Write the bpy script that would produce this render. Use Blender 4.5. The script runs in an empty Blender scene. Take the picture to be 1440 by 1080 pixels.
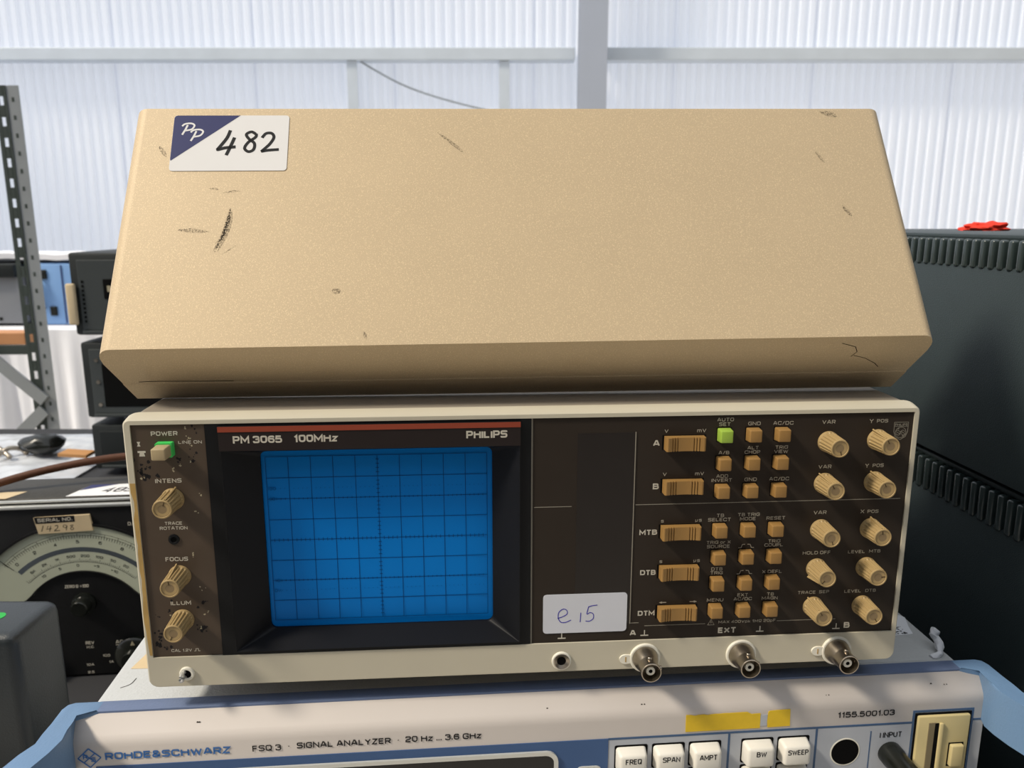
import bpy, bmesh, math, random
from mathutils import Vector, Matrix, noise

# ---------------------------------------------------------------- camera, world, sun, exposure
scene = bpy.context.scene
COL = scene.collection
MM = 0.001
cam_d = bpy.data.cameras.new('camera')
cam_d.sensor_width = 36.0
cam_d.lens = 36.0 * 1100.0 / 1440.0
cam_d.clip_start = 0.01
cam_d.clip_end = 200
cam_d.dof.use_dof = True
cam_d.dof.focus_distance = 0.37
cam_d.dof.aperture_fstop = 20.0
cam = bpy.data.objects.new('camera', cam_d)
COL.objects.link(cam)
cam.location = (0, 0, 0.44)
cam.rotation_euler = (math.radians(90 - 11.75), 0, 0)
scene.camera = cam

world = bpy.data.worlds.new('hall_daylight')
scene.world = world
world.use_nodes = True
bg = world.node_tree.nodes['Background']
bg.inputs[0].default_value = (0.90, 0.94, 1.0, 1)
bg.inputs[1].default_value = 1.0

sun_d = bpy.data.lights.new('sun', 'SUN')
sun_d.energy = 3.5
sun_d.color = (1.0, 0.90, 0.74)
sun_d.angle = math.radians(9)
sun = bpy.data.objects.new('sun', sun_d)
COL.objects.link(sun)
sun.rotation_euler = Vector((0.92, 0.37, -1.0)).to_track_quat('-Z', 'Y').to_euler()
sun.location = (-3, -2, 4)

vs = scene.view_settings
vs.view_transform = 'Standard'
vs.look = 'None'
vs.gamma = 1.0
vs.use_curve_mapping = False
vs.exposure = 0.0


# ---------------------------------------------------------------- materials
def srgb(r, g, b):
    def f(c):
        c /= 255.0
        return c / 12.92 if c <= 0.04045 else ((c + 0.055) / 1.055) ** 2.4
    return (f(r), f(g), f(b), 1)


MATS = {}


def mat(name, rgb, rough=0.5, metal=0.0, spec=0.4, var=0.0, vscale=60.0, bump=0.0, bscale=900.0,
        speck=None, coat=0.0, emit=None, alpha=1.0, trans=0.0):
    m = bpy.data.materials.new(name)
    m.use_nodes = True
    nt = m.node_tree
    b = nt.nodes['Principled BSDF']
    c = srgb(*rgb)
    b.inputs['Base Color'].default_value = c
    b.inputs['Roughness'].default_value = rough
    b.inputs['Metallic'].default_value = metal
    b.inputs['Specular IOR Level'].default_value = spec
    b.inputs['Coat Weight'].default_value = coat
    b.inputs['Coat Roughness'].default_value = 0.05
    b.inputs['Alpha'].default_value = alpha
    b.inputs['Transmission Weight'].default_value = trans
    tc = nt.nodes.new('ShaderNodeTexCoord')
    if var > 0:
        n = nt.nodes.new('ShaderNodeTexNoise')
        n.inputs['Scale'].default_value = vscale
        n.inputs['Detail'].default_value = 5
        nt.links.new(tc.outputs['Object'], n.inputs['Vector'])
        mx = nt.nodes.new('ShaderNodeMix')
        mx.data_type = 'RGBA'
        mx.inputs[6].default_value = tuple(max(0, x * (1 - var)) for x in c[:3]) + (1,)
        mx.inputs[7].default_value = tuple(min(1, x * (1 + var)) for x in c[:3]) + (1,)
        nt.links.new(n.outputs['Fac'], mx.inputs[0])
        out = mx.outputs[2]
        if speck:
            n2 = nt.nodes.new('ShaderNodeTexNoise')
            n2.inputs['Scale'].default_value = speck[0]
            n2.inputs['Detail'].default_value = 2
            nt.links.new(tc.outputs['Object'], n2.inputs['Vector'])
            r = nt.nodes.new('ShaderNodeMapRange')
            r.inputs['From Min'].default_value = speck[1]
            r.inputs['From Max'].default_value = speck[1] + 0.08
            nt.links.new(n2.outputs['Fac'], r.inputs['Value'])
            m2 = nt.nodes.new('ShaderNodeMix')
            m2.data_type = 'RGBA'
            nt.links.new(r.outputs['Result'], m2.inputs[0])
            nt.links.new(out, m2.inputs[6])
            m2.inputs[7].default_value = srgb(*speck[2])
            out = m2.outputs[2]
        nt.links.new(out, b.inputs['Base Color'])
    if bump > 0:
        n3 = nt.nodes.new('ShaderNodeTexNoise')
        n3.inputs['Scale'].default_value = bscale
        n3.inputs['Detail'].default_value = 3
        nt.links.new(tc.outputs['Object'], n3.inputs['Vector'])
        bp = nt.nodes.new('ShaderNodeBump')
        bp.inputs['Strength'].default_value = bump
        bp.inputs['Distance'].default_value = 0.0006
        nt.links.new(n3.outputs['Fac'], bp.inputs['Height'])
        nt.links.new(bp.outputs['Normal'], b.inputs['Normal'])
    if emit:
        b.inputs['Emission Color'].default_value = c
        b.inputs['Emission Strength'].default_value = emit
    MATS[name] = m
    return m


mat('lid_paint', (194, 172, 138), 0.55, 0.08, 0.5, 0.05, 25, 0.2, 2600, speck=(2200, 0.56, (214, 192, 154)))
mat('lid_lip', (158, 139, 102), 0.5, 0, 0.35, 0.06, 30, 0.3, 1100)
mat('bezel', (194, 187, 168), 0.5, 0, 0.3, 0.04, 40)
mat('case_grey', (142, 134, 122), 0.55, 0, 0.35, 0.04, 40, 0.2, 900)
mat('brown_panel', (48, 41, 35), 0.55, 0, 0.16, 0.08, 90)
mat('brown_panel_worn', (78, 66, 55), 0.5, 0, 0.25, 0.12, 70)
mat('lcd', (40, 35, 32), 0.3, 0, 0.25, 0.05, 60)
mat('hood_black', (16, 17, 19), 0.5, 0, 0.2, 0.05, 60)
mat('hood_inner', (16, 17, 21), 0.5, 0, 0.2, 0.1, 80)
mat('title_bar', (38, 31, 30), 0.45, 0, 0.2, 0.05, 60)
mat('red_stripe', (140, 62, 42), 0.45, 0, 0.3, 0.06, 80)
mat('screen_blue', (0, 118, 204), 0.35, 0, 0.12, 0.03, 30)
mat('graticule', (6, 62, 120), 0.5, 0, 0.1)
mat('graticule_faint', (4, 92, 164), 0.5, 0, 0.1)
mat('print_grey', (196, 190, 176), 0.6, 0, 0.1)
mat('print_dim', (172, 165, 150), 0.6, 0, 0.1)
mat('print_line', (140, 134, 122), 0.6, 0, 0.1)
mat('button_tan', (148, 113, 64), 0.5, 0, 0.3, 0.05, 100)
mat('button_green', (150, 180, 70), 0.45, 0, 0.3, 0.04, 100)
mat('button_power', (170, 152, 118), 0.5, 0, 0.3, 0.05, 100)
mat('collar_green', (70, 200, 96), 0.45, 0, 0.3, 0.04, 100)
mat('knob_beige', (164, 140, 97), 0.45, 0, 0.35, 0.06, 120)
mat('knob_cap', (134, 114, 84), 0.5, 0, 0.3, 0.06, 150)
mat('knob_line', (70, 55, 36), 0.6, 0, 0.2)
mat('slot_black', (8, 8, 8), 0.8, 0, 0.1)
mat('nickel', (168, 158, 144), 0.32, 1.0, 0.5, 0.2, 200)
mat('chrome', (232, 232, 228), 0.3, 0.7, 0.5)
mat('white_plastic', (224, 220, 206), 0.45, 0, 0.4)
mat('sticker_white', (226, 224, 222), 0.6, 0, 0.2, 0.02, 60)
mat('sticker_e', (206, 208, 216), 0.6, 0, 0.2, 0.03, 60)
mat('sticker_navy', (48, 52, 98), 0.5, 0, 0.25, 0.05, 80)
mat('ink_black', (28, 28, 30), 0.6, 0, 0.2)
mat('ink_blue', (60, 52, 160), 0.6, 0, 0.2)
mat('dirt_and_crease', (44, 38, 30), 0.9, 0, 0.1)
mat('chip_dark', (30, 28, 30), 0.6, 0, 0.2)
mat('chip_light', (168, 158, 132), 0.6, 0, 0.2)
mat('residue', (178, 146, 88), 0.5, 0, 0.3, 0.25, 150)
mat('rs_white', (204, 196, 190), 0.42, 0, 0.4, 0.02, 30)
mat('rs_top', (186, 188, 188), 0.4, 0, 0.5, 0.05, 500, 0.5, 700)
mat('rs_blue', (98, 112, 142), 0.45, 0, 0.35, 0.04, 40, 0.25, 800)
mat('rs_handle', (104, 134, 168), 0.4, 0, 0.4, 0.06, 40, 0.25, 800)
mat('rs_panel', (176, 180, 188), 0.5, 0, 0.3)
mat('rs_print_blue', (62, 112, 176), 0.5, 0, 0.3)
mat('rs_area_blue', (64, 92, 136), 0.5, 0, 0.3)
mat('rs_line', (66, 92, 126), 0.5, 0, 0.3)
mat('rs_glass', (10, 10, 12), 0.12, 0, 0.4)
mat('rs_frame', (206, 206, 200), 0.3, 0.3, 0.5)
mat('key_white', (226, 222, 212), 0.4, 0, 0.4)
mat('tape_yellow', (222, 186, 40), 0.5, 0, 0.3, 0.1, 200)
mat('floppy_beige', (196, 180, 132), 0.5, 0, 0.35, 0.03, 50)
mat('recess_shade', (128, 116, 90), 0.6, 0, 0.2)
mat('rubber', (22, 24, 20), 0.25, 0, 0.5)
mat('avo_black', (26, 26, 27), 0.35, 0, 0.4, 0.15, 120, 0.3, 700)
mat('avo_leather', (60, 58, 54), 0.55, 0, 0.3, 0.3, 200, 0.6, 500)
mat('avo_dial', (184, 188, 168), 0.45, 0, 0.3, 0.05, 40)
mat('avo_mirror', (120, 128, 136), 0.15, 0.6, 0.5)
mat('leather', (84, 50, 30), 0.6, 0, 0.3, 0.25, 250, 0.6, 900)
mat('paper', (206, 186, 152), 0.7, 0, 0.1, 0.08, 100)
mat('dark_case', (34, 40, 43), 0.36, 0, 0.7, 0.1, 300, 0.3, 900)
mat('black_inst', (30, 34, 34), 0.5, 0, 0.3, 0.08, 60, 0.3, 900)
mat('inst_face', (64, 68, 68), 0.5, 0, 0.3, 0.06, 60)
mat('tower', (44, 54, 56), 0.5, 0, 0.35, 0.08, 50, 0.35, 1200)
mat('tower_rib', (46, 56, 56), 0.25, 0, 0.6, 0.06, 60)
mat('red_cloth', (214, 58, 40), 0.7, 0, 0.2, 0.1, 60)
mat('blue_case', (122, 160, 208), 0.5, 0, 0.3, 0.06, 10)
mat('grey_inst', (140, 142, 146), 0.5, 0, 0.3, 0.06, 10)
mat('cloth_white', (236, 236, 240), 0.85, 0, 0.1, 0.03, 6)
mat('post_grey', (152, 156, 158), 0.45, 0.3, 0.4, 0.1, 20)
mat('post_dark', (64, 72, 68), 0.5, 0.2, 0.4, 0.1, 20)
mat('wood_orange', (196, 140, 96), 0.6, 0, 0.3, 0.12, 20)
mat('table_top', (52, 52, 54), 0.6, 0, 0.25, 0.06, 8)
mat('table_leg', (90, 92, 94), 0.5, 0.3, 0.4, 0.06, 20)
mat('concrete', (204, 198, 188), 0.8, 0, 0.2, 0.08, 3, 0.2, 60)
mat('galv', (206, 214, 222), 0.5, 0.15, 0.5, 0.1, 6)
mat('column_grey', (172, 178, 190), 0.5, 0.1, 0.4, 0.04, 4)
mat('plastic_bag', (226, 230, 236), 0.2, 0, 0.6, alpha=0.82)
mat('card', (190, 140, 90), 0.7, 0, 0.2, 0.1, 30)
mat('tan_label', (212, 190, 152), 0.6, 0, 0.2, 0.05, 60)
mat('tear_white', (226, 228, 232), 0.5, 0, 0.3)
mat('green_dot', (40, 170, 70), 0.5, 0, 0.3)


def wall_material():
    m = bpy.data.materials.new('translucent_sheet')
    m.use_nodes = True
    nt = m.node_tree
    b = nt.nodes['Principled BSDF']
    out = nt.nodes['Material Output']
    b.inputs['Base Color'].default_value = srgb(240, 242, 248)
    b.inputs['Roughness'].default_value = 0.6
    t = nt.nodes.new('ShaderNodeBsdfTranslucent')
    t.inputs['Color'].default_value = (0.93, 0.95, 1.0, 1)
    mx = nt.nodes.new('ShaderNodeMixShader')
    mx.inputs[0].default_value = 0.55
    nt.links.new(b.outputs[0], mx.inputs[1])
    nt.links.new(t.outputs[0], mx.inputs[2])
    nt.links.new(mx.outputs[0], out.inputs[0])
    n = nt.nodes.new('ShaderNodeTexNoise')
    n.inputs['Scale'].default_value = 1.5
    tc = nt.nodes.new('ShaderNodeTexCoord')
    nt.links.new(tc.outputs['Object'], n.inputs['Vector'])
    r = nt.nodes.new('ShaderNodeMix')
    r.data_type = 'RGBA'
    r.inputs[6].default_value = (0.86, 0.89, 0.96, 1)
    r.inputs[7].default_value = (0.97, 0.98, 1.0, 1)
    nt.links.new(n.outputs['Fac'], r.inputs[0])
    nt.links.new(r.outputs[2], t.inputs['Color'])
    MATS['wall_sheet'] = m


wall_material()


def scuff_material():
    m = bpy.data.materials.new('scuff')
    m.use_nodes = True
    nt = m.node_tree
    b = nt.nodes['Principled BSDF']
    b.inputs['Base Color'].default_value = srgb(62, 52, 38)
    b.inputs['Roughness'].default_value = 0.8
    n = nt.nodes.new('ShaderNodeTexNoise')
    n.inputs['Scale'].default_value = 1300
    n.inputs['Detail'].default_value = 6
    tc = nt.nodes.new('ShaderNodeTexCoord')
    nt.links.new(tc.outputs['Object'], n.inputs['Vector'])
    r = nt.nodes.new('ShaderNodeMapRange')
    r.inputs['From Min'].default_value = 0.42
    r.inputs['From Max'].default_value = 0.62
    r.inputs['To Max'].default_value = 0.55
    nt.links.new(n.outputs['Fac'], r.inputs['Value'])
    nt.links.new(r.outputs['Result'], b.inputs['Alpha'])
    MATS['scuff'] = m


scuff_material()


# ---------------------------------------------------------------- helpers
class Frame:
    """local millimetre frame of a thing; base = local mm point where its Empty sits"""
    def __init__(self, root, base):
        self.root = root
        self.base = Vector(base)


def tag(o, label=None, cat=None, group=None, kind=None):
    if label:
        o['label'] = label
    if cat:
        o['category'] = cat
    if group:
        o['group'] = group
    if kind:
        o['kind'] = kind
    return o


def thing(name, origin_mm, rot, base, label, cat, group=None):
    """origin_mm: world mm (relative to the table top) of local (0,0,0); rot: Matrix 3x3"""
    e = bpy.data.objects.new(name, None)
    e.empty_display_size = 0.02
    COL.objects.link(e)
    w = Vector(origin_mm) + rot @ Vector(base)
    e.matrix_world = Matrix.Translation(w * MM) @ rot.to_4x4()
    tag(e, label, cat, group)
    return Frame(e, base)


def rotz(deg):
    return Matrix.Rotation(math.radians(deg), 3, 'Z')


def build(name, bm, material, fr, parent=None, smooth=None, label=None, kind=None):
    """bm in local mm of frame fr"""
    base = fr.base if fr else Vector((0, 0, 0))
    for v in bm.verts:
        v.co = (v.co - base) * MM
    bmesh.ops.recalc_face_normals(bm, faces=bm.faces)
    me = bpy.data.meshes.new(name)
    bm.to_mesh(me)
    bm.free()
    ms = material if isinstance(material, (list, tuple)) else [material]
    for k in ms:
        me.materials.append(MATS[k])
    if smooth:
        me.polygons.foreach_set('use_smooth', [True] * len(me.polygons))
        me.set_sharp_from_angle(angle=math.radians(smooth))
    o = bpy.data.objects.new(name, me)
    COL.objects.link(o)
    p = parent or (fr.root if fr else None)
    if p:
        o.parent = p
    if name in ('worn_spots', 'paint_chips', 'dial_marks', 'control_lettering', 'left_lettering', 'nicks', 'label_smudges', 'graticule_dots', 'post_holes'):
        kind = 'stuff'
    tag(o, label, None, None, kind)
    return o


def link_copy(src, name, parent, loc=None, rot=None):
    o = bpy.data.objects.new(name, src.data)
    COL.objects.link(o)
    o.parent = parent
    if loc is not None:
        o.location = loc
    if rot is not None:
        o.rotation_euler = rot
    return o


def box(bm, x0, x1, y0, y1, z0, z1, bev=0.0, seg=2, taper=0.0, mi=0):
    r = bmesh.ops.create_cube(bm, size=1.0)
    vv = r['verts']
    for v in vv:
        c = v.co
        t = taper if c.y < 0 else 0.0
        sx = (x1 - x0) - 2 * t
        sz = (z1 - z0) - 2 * t
        v.co = Vector(((x0 + x1) / 2 + c.x * sx, y0 if c.y < 0 else y1, (z0 + z1) / 2 + c.z * sz))
    fs = list({f for v in vv for f in v.link_faces})
    for f in fs:
        f.material_index = mi
    if bev > 0:
        es = list({e for v in vv for e in v.link_edges})
        bmesh.ops.bevel(bm, geom=es, offset=bev, segments=seg, profile=0.5, affect='EDGES', clamp_overlap=True)
    return bm


def nbm():
    return bmesh.new()


def bx(*a, **k):
    return box(nbm(), *a, **k)


def lathe(bm, prof, segs=32, c=(0, 0, 0), axis='y', close=True):
    """prof: (r, d) pairs; d runs along -y (towards viewer) for axis 'y', +z for 'z'"""
    rings = []
    for r, d in prof:
        ring = []
        for i in range(segs):
            a = 2 * math.pi * i / segs
            if axis == 'y':
                p = Vector((c[0] + r * math.cos(a), c[1] - d, c[2] + r * math.sin(a)))
            elif axis == 'z':
                p = Vector((c[0] + r * math.cos(a), c[1] + r * math.sin(a), c[2] + d))
            else:
                p = Vector((c[0] + d, c[1] + r * math.cos(a), c[2] + r * math.sin(a)))
            ring.append(bm.verts.new(p))
        rings.append(ring)
    for a, b in zip(rings, rings[1:]):
        for i in range(segs):
            j = (i + 1) % segs
            bm.faces.new((a[i], a[j], b[j], b[i]))
    if close:
        bm.faces.new(rings[0][::-1])
        bm.faces.new(rings[-1])
    return bm


def prism(bm, pts, y0, y1):
    """polygon (x,z) extruded in y"""
    a = [bm.verts.new((x, y0, z)) for x, z in pts]
    b = [bm.verts.new((x, y1, z)) for x, z in pts]
    n = len(pts)
    bm.faces.new(a)
    bm.faces.new(b[::-1])
    for i in range(n):
        j = (i + 1) % n
        bm.faces.new((a[i], b[i], b[j], a[j]))
    return bm


def prism_z(bm, pts, z0, z1):
    a = [bm.verts.new((x, y, z0)) for x, y in pts]
    b = [bm.verts.new((x, y, z1)) for x, y in pts]
    n = len(pts)
    bm.faces.new(a[::-1])
    bm.faces.new(b)
    for i in range(n):
        j = (i + 1) % n
        bm.faces.new((a[i], a[j], b[j], b[i]))
    return bm


def rrect(x0, x1, z0, z1, r, n=5):
    """rounded rectangle (x,z); r may be 4 radii: bl, br, tr, tl"""
    rr = r if isinstance(r, (list, tuple)) else (r,) * 4
    out = []
    for (cx, cz, a0, q) in ((x0 + rr[0], z0 + rr[0], 180, rr[0]), (x1 - rr[1], z0 + rr[1], 270, rr[1]),
                            (x1 - rr[2], z1 - rr[2], 0, rr[2]), (x0 + rr[3], z1 - rr[3], 90, rr[3])):
        for i in range(n + 1):
            a = math.radians(a0 + 90 * i / n)
            out.append((cx + q * math.cos(a), cz + q * math.sin(a)))
    return out


def loft(bm, rings, close=False, cap_first=False, cap_last=False):
    vr = [[bm.verts.new(p) for p in ring] for ring in rings]
    n = len(rings[0])
    pairs = list(zip(vr, vr[1:]))
    if close:
        pairs.append((vr[-1], vr[0]))
    for a, b in pairs:
        for i in range(n):
            j = (i + 1) % n
            bm.faces.new((a[i], a[j], b[j], b[i]))
    if cap_first:
        bm.faces.new(vr[0][::-1])
    if cap_last:
        bm.faces.new(vr[-1])
    return bm


def ribbon(bm, pts, w, y=0.0, th=0.12, plane='xz'):
    """flat pen stroke along a polyline in the xz plane (facing -y), or in xy (facing +z)"""
    n = len(pts)
    L, Rr = [], []
    for i, p in enumerate(pts):
        a = pts[max(i - 1, 0)]
        b = pts[min(i + 1, n - 1)]
        d = Vector((b[0] - a[0], b[1] - a[1]))
        if d.length < 1e-9:
            d = Vector((1, 0))
        d.normalize()
        q = Vector((-d.y, d.x)) * w / 2
        L.append((p[0] + q.x, p[1] + q.y))
        Rr.append((p[0] - q.x, p[1] - q.y))
    for i in range(n - 1):
        quad = [L[i], L[i + 1], Rr[i + 1], Rr[i]]
        if plane == 'xz':
            prism(bm, quad, y - th, y)
        else:
            prism_z(bm, quad, y, y + th)
    return bm


def smooth_pts(pts, sub=5):
    """Catmull-Rom"""
    out = []
    n = len(pts)
    for i in range(n - 1):
        p0, p1, p2, p3 = pts[max(i - 1, 0)], pts[i], pts[i + 1], pts[min(i + 2, n - 1)]
        for k in range(sub):
            t = k / sub
            out.append(tuple(0.5 * (2 * b + (c - a) * t + (2 * a - 5 * b + 4 * c - d) * t * t + (3 * b - a - 3 * c + d) * t ** 3)
                             for a, b, c, d in zip(p0, p1, p2, p3)))
    out.append(tuple(pts[-1]))
    return out


def tube(bm, pts, r, segs=10):
    rings = []
    pts = [Vector(p) for p in pts]
    up = Vector((0, 0, 1))
    for i, p in enumerate(pts):
        d = (pts[min(i + 1, len(pts) - 1)] - pts[max(i - 1, 0)]).normalized()
        s = d.cross(up)
        if s.length < 1e-4:
            s = d.cross(Vector((1, 0, 0)))
        s.normalize()
        t = s.cross(d).normalized()
        rr = r if not callable(r) else r(i / (len(pts) - 1))
        rings.append([p + (s * math.cos(2 * math.pi * k / segs) + t * math.sin(2 * math.pi * k / segs)) * rr for k in range(segs)])
    loft(bm, rings, cap_first=True, cap_last=True)
    return bm


# a stroke alphabet of squarish round-cornered letters, like the engraved lettering of test gear
G0 = {
    'A': [[(0, 0), (.4, 1), (.6, 1), (1, 0)], [(.17, .3), (.83, .3)]],
    'B': [[(0, .53), (.92, .53, 1), (.92, 1, 1), (0, 1), (0, 0), (1, 0, 1), (1, .53, 1), (.6, .53)]],
    'C': [[(1, .7), (1, 1, 1), (0, 1, 1), (0, 0, 1), (1, 0, 1), (1, .3)]],
    'D': [[(0, 0), (0, 1), (1, 1, 1), (1, 0, 1), (0, 0)]],
    'E': [[(1, 1), (0, 1), (0, 0), (1, 0)], [(0, .52), (.9, .52)]],
    'F': [[(1, 1), (0, 1), (0, 0)], [(0, .5), (.88, .5)]],
    'G': [[(1, .72), (1, 1, 1), (0, 1, 1), (0, 0, 1), (1, 0, 1), (1, .46), (.55, .46)]],
    'H': [[(0, 0), (0, 1)], [(1, 0), (1, 1)], [(0, .52), (1, .52)]],
    'I': [[(0, 0), (0, 1)]],
    'J': [[(1, 1), (1, 0, 1), (0, 0, 1), (0, .3)]],
    'K': [[(0, 0), (0, 1)], [(.95, 1), (.3, .52), (1, 0)], [(0, .52), (.3, .52)]],
    'L': [[(0, 1), (0, 0), (1, 0)]],
    'M': [[(0, 0), (0, 1), (.5, .25), (1, 1), (1, 0)]],
    'N': [[(0, 0), (0, 1), (1, 0), (1, 1)]],
    'O': [[(.5, 1), (0, 1, 1), (0, 0, 1), (1, 0, 1), (1, 1, 1), (.5, 1)]],
    'P': [[(0, 0), (0, 1), (1, 1, 1), (1, .42, 1), (0, .42)]],
    'Q': [[(.5, 1), (0, 1, 1), (0, 0, 1), (1, 0, 1), (1, 1, 1), (.5, 1)], [(.6, .3), (1.05, -.1)]],
    'R': [[(0, 0), (0, 1), (1, 1, 1), (1, .45, 1), (0, .45)], [(.55, .45), (1, 0)]],
    'S': [[(1, .84), (1, 1, 1), (0, 1, 1), (0, .53, 1), (1, .53, 1), (1, 0, 1), (0, 0, 1), (0, .16)]],
    'T': [[(0, 1), (1, 1)], [(.5, 1), (.5, 0)]],
    'U': [[(0, 1), (0, 0, 1), (1, 0, 1), (1, 1)]],
    'V': [[(0, 1), (.5, 0), (1, 1)]],
    'W': [[(0, 1), (.25, 0), (.5, .85), (.75, 0), (1, 1)]],
    'X': [[(0, 0), (1, 1)], [(0, 1), (1, 0)]],
    'Y': [[(0, 1), (.5, .45), (1, 1)], [(.5, .45), (.5, 0)]],
    'Z': [[(0, 1), (1, 1), (0, 0), (1, 0)]],
    '0': [[(.5, 1), (0, 1, 1), (0, 0, 1), (1, 0, 1), (1, 1, 1), (.5, 1)]],
    '1': [[(0, .74), (.8, 1), (.8, 0)]],
    '2': [[(0, .72), (0, 1, 1), (1, 1, 1), (1, .55, 1), (0, .32, 1), (0, 0), (1, 0)]],
    '3': [[(0, .76), (0, 1, 1), (.95, 1, 1), (.95, .53, 1), (.35, .53)], [(.6, .53), (1, .53, 1), (1, 0, 1), (0, 0, 1), (0, .24)]],
    '4': [[(.75, 0), (.75, 1), (0, .28), (1, .28)]],
    '5': [[(.95, 1), (.08, 1), (.0, .58), (1, .62, 1), (1, 0, 1), (0, 0, 1), (0, .22)]],
    '6': [[(.95, .78), (.95, 1, 1), (0, 1, 1), (0, 0, 1), (1, 0, 1), (1, .58, 1), (0, .58)]],
    '7': [[(0, 1), (1, 1), (.35, 0)]],
    '8': [[(.5, 1), (.05, 1, 1), (.05, .53), (0, .53), (0, 0, 1), (1, 0, 1), (1, .53), (.95, .53), (.95, 1, 1), (.5, 1)], [(0, .53), (1, .53)]],
    '9': [[(.05, .22), (.05, 0, 1), (1, 0, 1), (1, 1, 1), (0, 1, 1), (0, .42, 1), (1, .42)]],
    '/': [[(0, -.05), (1, 1.05)]], '.': [[(0, -.06), (0, .16)]], '·': [[(0, .4), (0, .56)]], '&': [[(1, 0), (.12, .72), (.12, 1, 1), (.72, 1, 1), (.72, .7, 1), (0, .36, 1), (0, 0, 1), (.72, 0, 1), (1, .45)]],
    '+': [[(0, .5), (1, .5)], [(.5, .2), (.5, .8)]], '÷': [[(0, .5), (1, .5)], [(.5, .75), (.5, .9)], [(.5, .1), (.5, .25)]], '%': [[(0, 0), (1, 1)], [(.1, .75), (.1, 1)], [(.9, 0), (.9, .25)]],
    'Ω': [[(0, 0), (.36, 0), (.36, .2), (0, .45, 1), (0, 1, 1), (1, 1, 1), (1, .45, 1), (.64, .2), (.64, 0), (1, 0)]],
    'm': [[(0, 0), (0, .72), (.5, .72, 1), (.5, 0)], [(.4, .72), (1, .72, 1), (1, 0)]],
    's': [[(1, .63), (1, .72, 1), (0, .72, 1), (0, .37, 1), (1, .37, 1), (1, 0, 1), (0, 0, 1), (0, .09)]],
    'z': [[(0, .72), (1, .72), (0, 0), (1, 0)]], 'r': [[(0, 0), (0, .72)], [(0, .5), (.3, .72, 1), (1, .72)]],
    'o': [[(.5, .72), (0, .72, 1), (0, 0, 1), (1, 0, 1), (1, .72, 1), (.5, .72)]],
    'p': [[(0, -.28), (0, .72), (1, .72, 1), (1, 0, 1), (0, 0)]], 'k': [[(0, 0), (0, 1)], [(.9, .72), (.25, .36), (1, 0)]],
    'µ': [[(0, -.28), (0, .72)], [(0, 0), (.85, 0, 1), (.85, .72)]],
}
GW = {'I': 0.0, '1': 0.34, 'E': .68, 'F': .66, 'L': .66, 'M': 1.0, 'W': 1.2, '.': 0.0, '·': 0.0, '/': .5, 'J': .6, 'm': 1.0, 's': .58, 'z': .6, 'r': .45, 'o': .62, 'p': .62, 'k': .58, 'µ': .62, 'T': .8, 'V': .85, 'A': .85, 'Y': .8, 'X': .8, 'Z': .75, 'K': .75, 'S': .76, 'P': .74, 'B': .76, 'R': .76}


def corner_round(path, r):
    out = []
    for i, p in enumerate(path):
        if len(p) == 3 and 0 < i < len(path) - 1:
            c = Vector(p[:2])
            a, b_ = Vector(path[i - 1][:2]) - c, Vector(path[i + 1][:2]) - c
            q = min(r, a.length * 0.48, b_.length * 0.48)
            a, b_ = c + a.normalized() * q, c + b_.normalized() * q
            for k in range(4):
                t = k / 3
                out.append(a * (1 - t) ** 2 + c * 2 * t * (1 - t) + b_ * t * t)
        else:
            out.append(Vector(p[:2]))
    return out


def text(bm, body, x, z, h, w=None, y=0.0, offset=0.012, rot=0.0, plane='xz', slant=0.0, mi=0, stretch=1.0):
    """flat stroke lettering centred on (x,z), capital height h mm, total width w mm; offset sets the weight"""
    sw = h * (0.16 + offset * 2.2)
    hh = h - sw
    gap = 0.34 * h
    cur, strokes = 0.0, []
    for ch in body:
        if ch == ' ':
            cur += 0.42 * h
            continue
        gw = GW.get(ch, .72 if ch.isdigit() else .8) * h
        for st in G0[ch]:
            strokes.append((cur, gw, st))
        cur += gw + gap
    nat = cur - gap
    sx = ((w - sw) / nat) if (w and nat > 0) else stretch
    ca, sa = math.cos(math.radians(rot)), math.sin(math.radians(rot))
    for x0, gw, st in strokes:
        P = corner_round([(x0 * sx + p[0] * gw * sx, p[1] * hh) + tuple(p[2:]) for p in st], 0.3 * h)
        L, Q = [], []
        n_ = len(P)
        for i in range(n_):
            d0 = (P[i] - P[i - 1]) if i > 0 else (P[1] - P[0])
            d1 = (P[i + 1] - P[i]) if i < n_ - 1 else d0
            d0, d1 = d0.normalized(), d1.normalized()
            n0, n1 = Vector((-d0.y, d0.x)), Vector((-d1.y, d1.x))
            m_ = n0 + n1
            if m_.length < 0.3:
                m_ = n0
            m_.normalize()
            k = sw / 2 / max(m_.dot(n0), 0.45)
            e = Vector((0, 0))
            if i == 0:
                e = -d0 * sw * (0.5 if P[0].y in (0.0, hh) and abs(d0.x) < 0.2 else 0.0)
            if i == n_ - 1:
                e = d0 * sw * (0.5 if P[-1].y in (0.0, hh) and abs(d0.x) < 0.2 else 0.0)
            L.append(P[i] + m_ * k + e)
            Q.append(P[i] - m_ * k + e)
        def put(v):
            qx, qz = v.x - nat * sx / 2, v.y - hh / 2
            qx += slant * qz
            qx, qz = qx * ca - qz * sa, qx * sa + qz * ca
            return bm.verts.new((x + qx, y, z + qz) if plane == 'xz' else (x + qx, z + qz, y))
        lv, qv = [put(v) for v in L], [put(v) for v in Q]
        for i in range(n_ - 1):
            f = bm.faces.new((lv[i], lv[i + 1], qv[i + 1], qv[i]))
            f.material_index = mi
    return bm


def fine(bm):
    return bm


# ---------------------------------------------------------------- the setting
FLOOR = -750.0


def struct(o):
    o['kind'] = 'structure'
    return o


b = bx(-6000, 6000, -3000, 6400, FLOOR - 100, FLOOR)
struct(build('floor', b, 'concrete', None))

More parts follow.
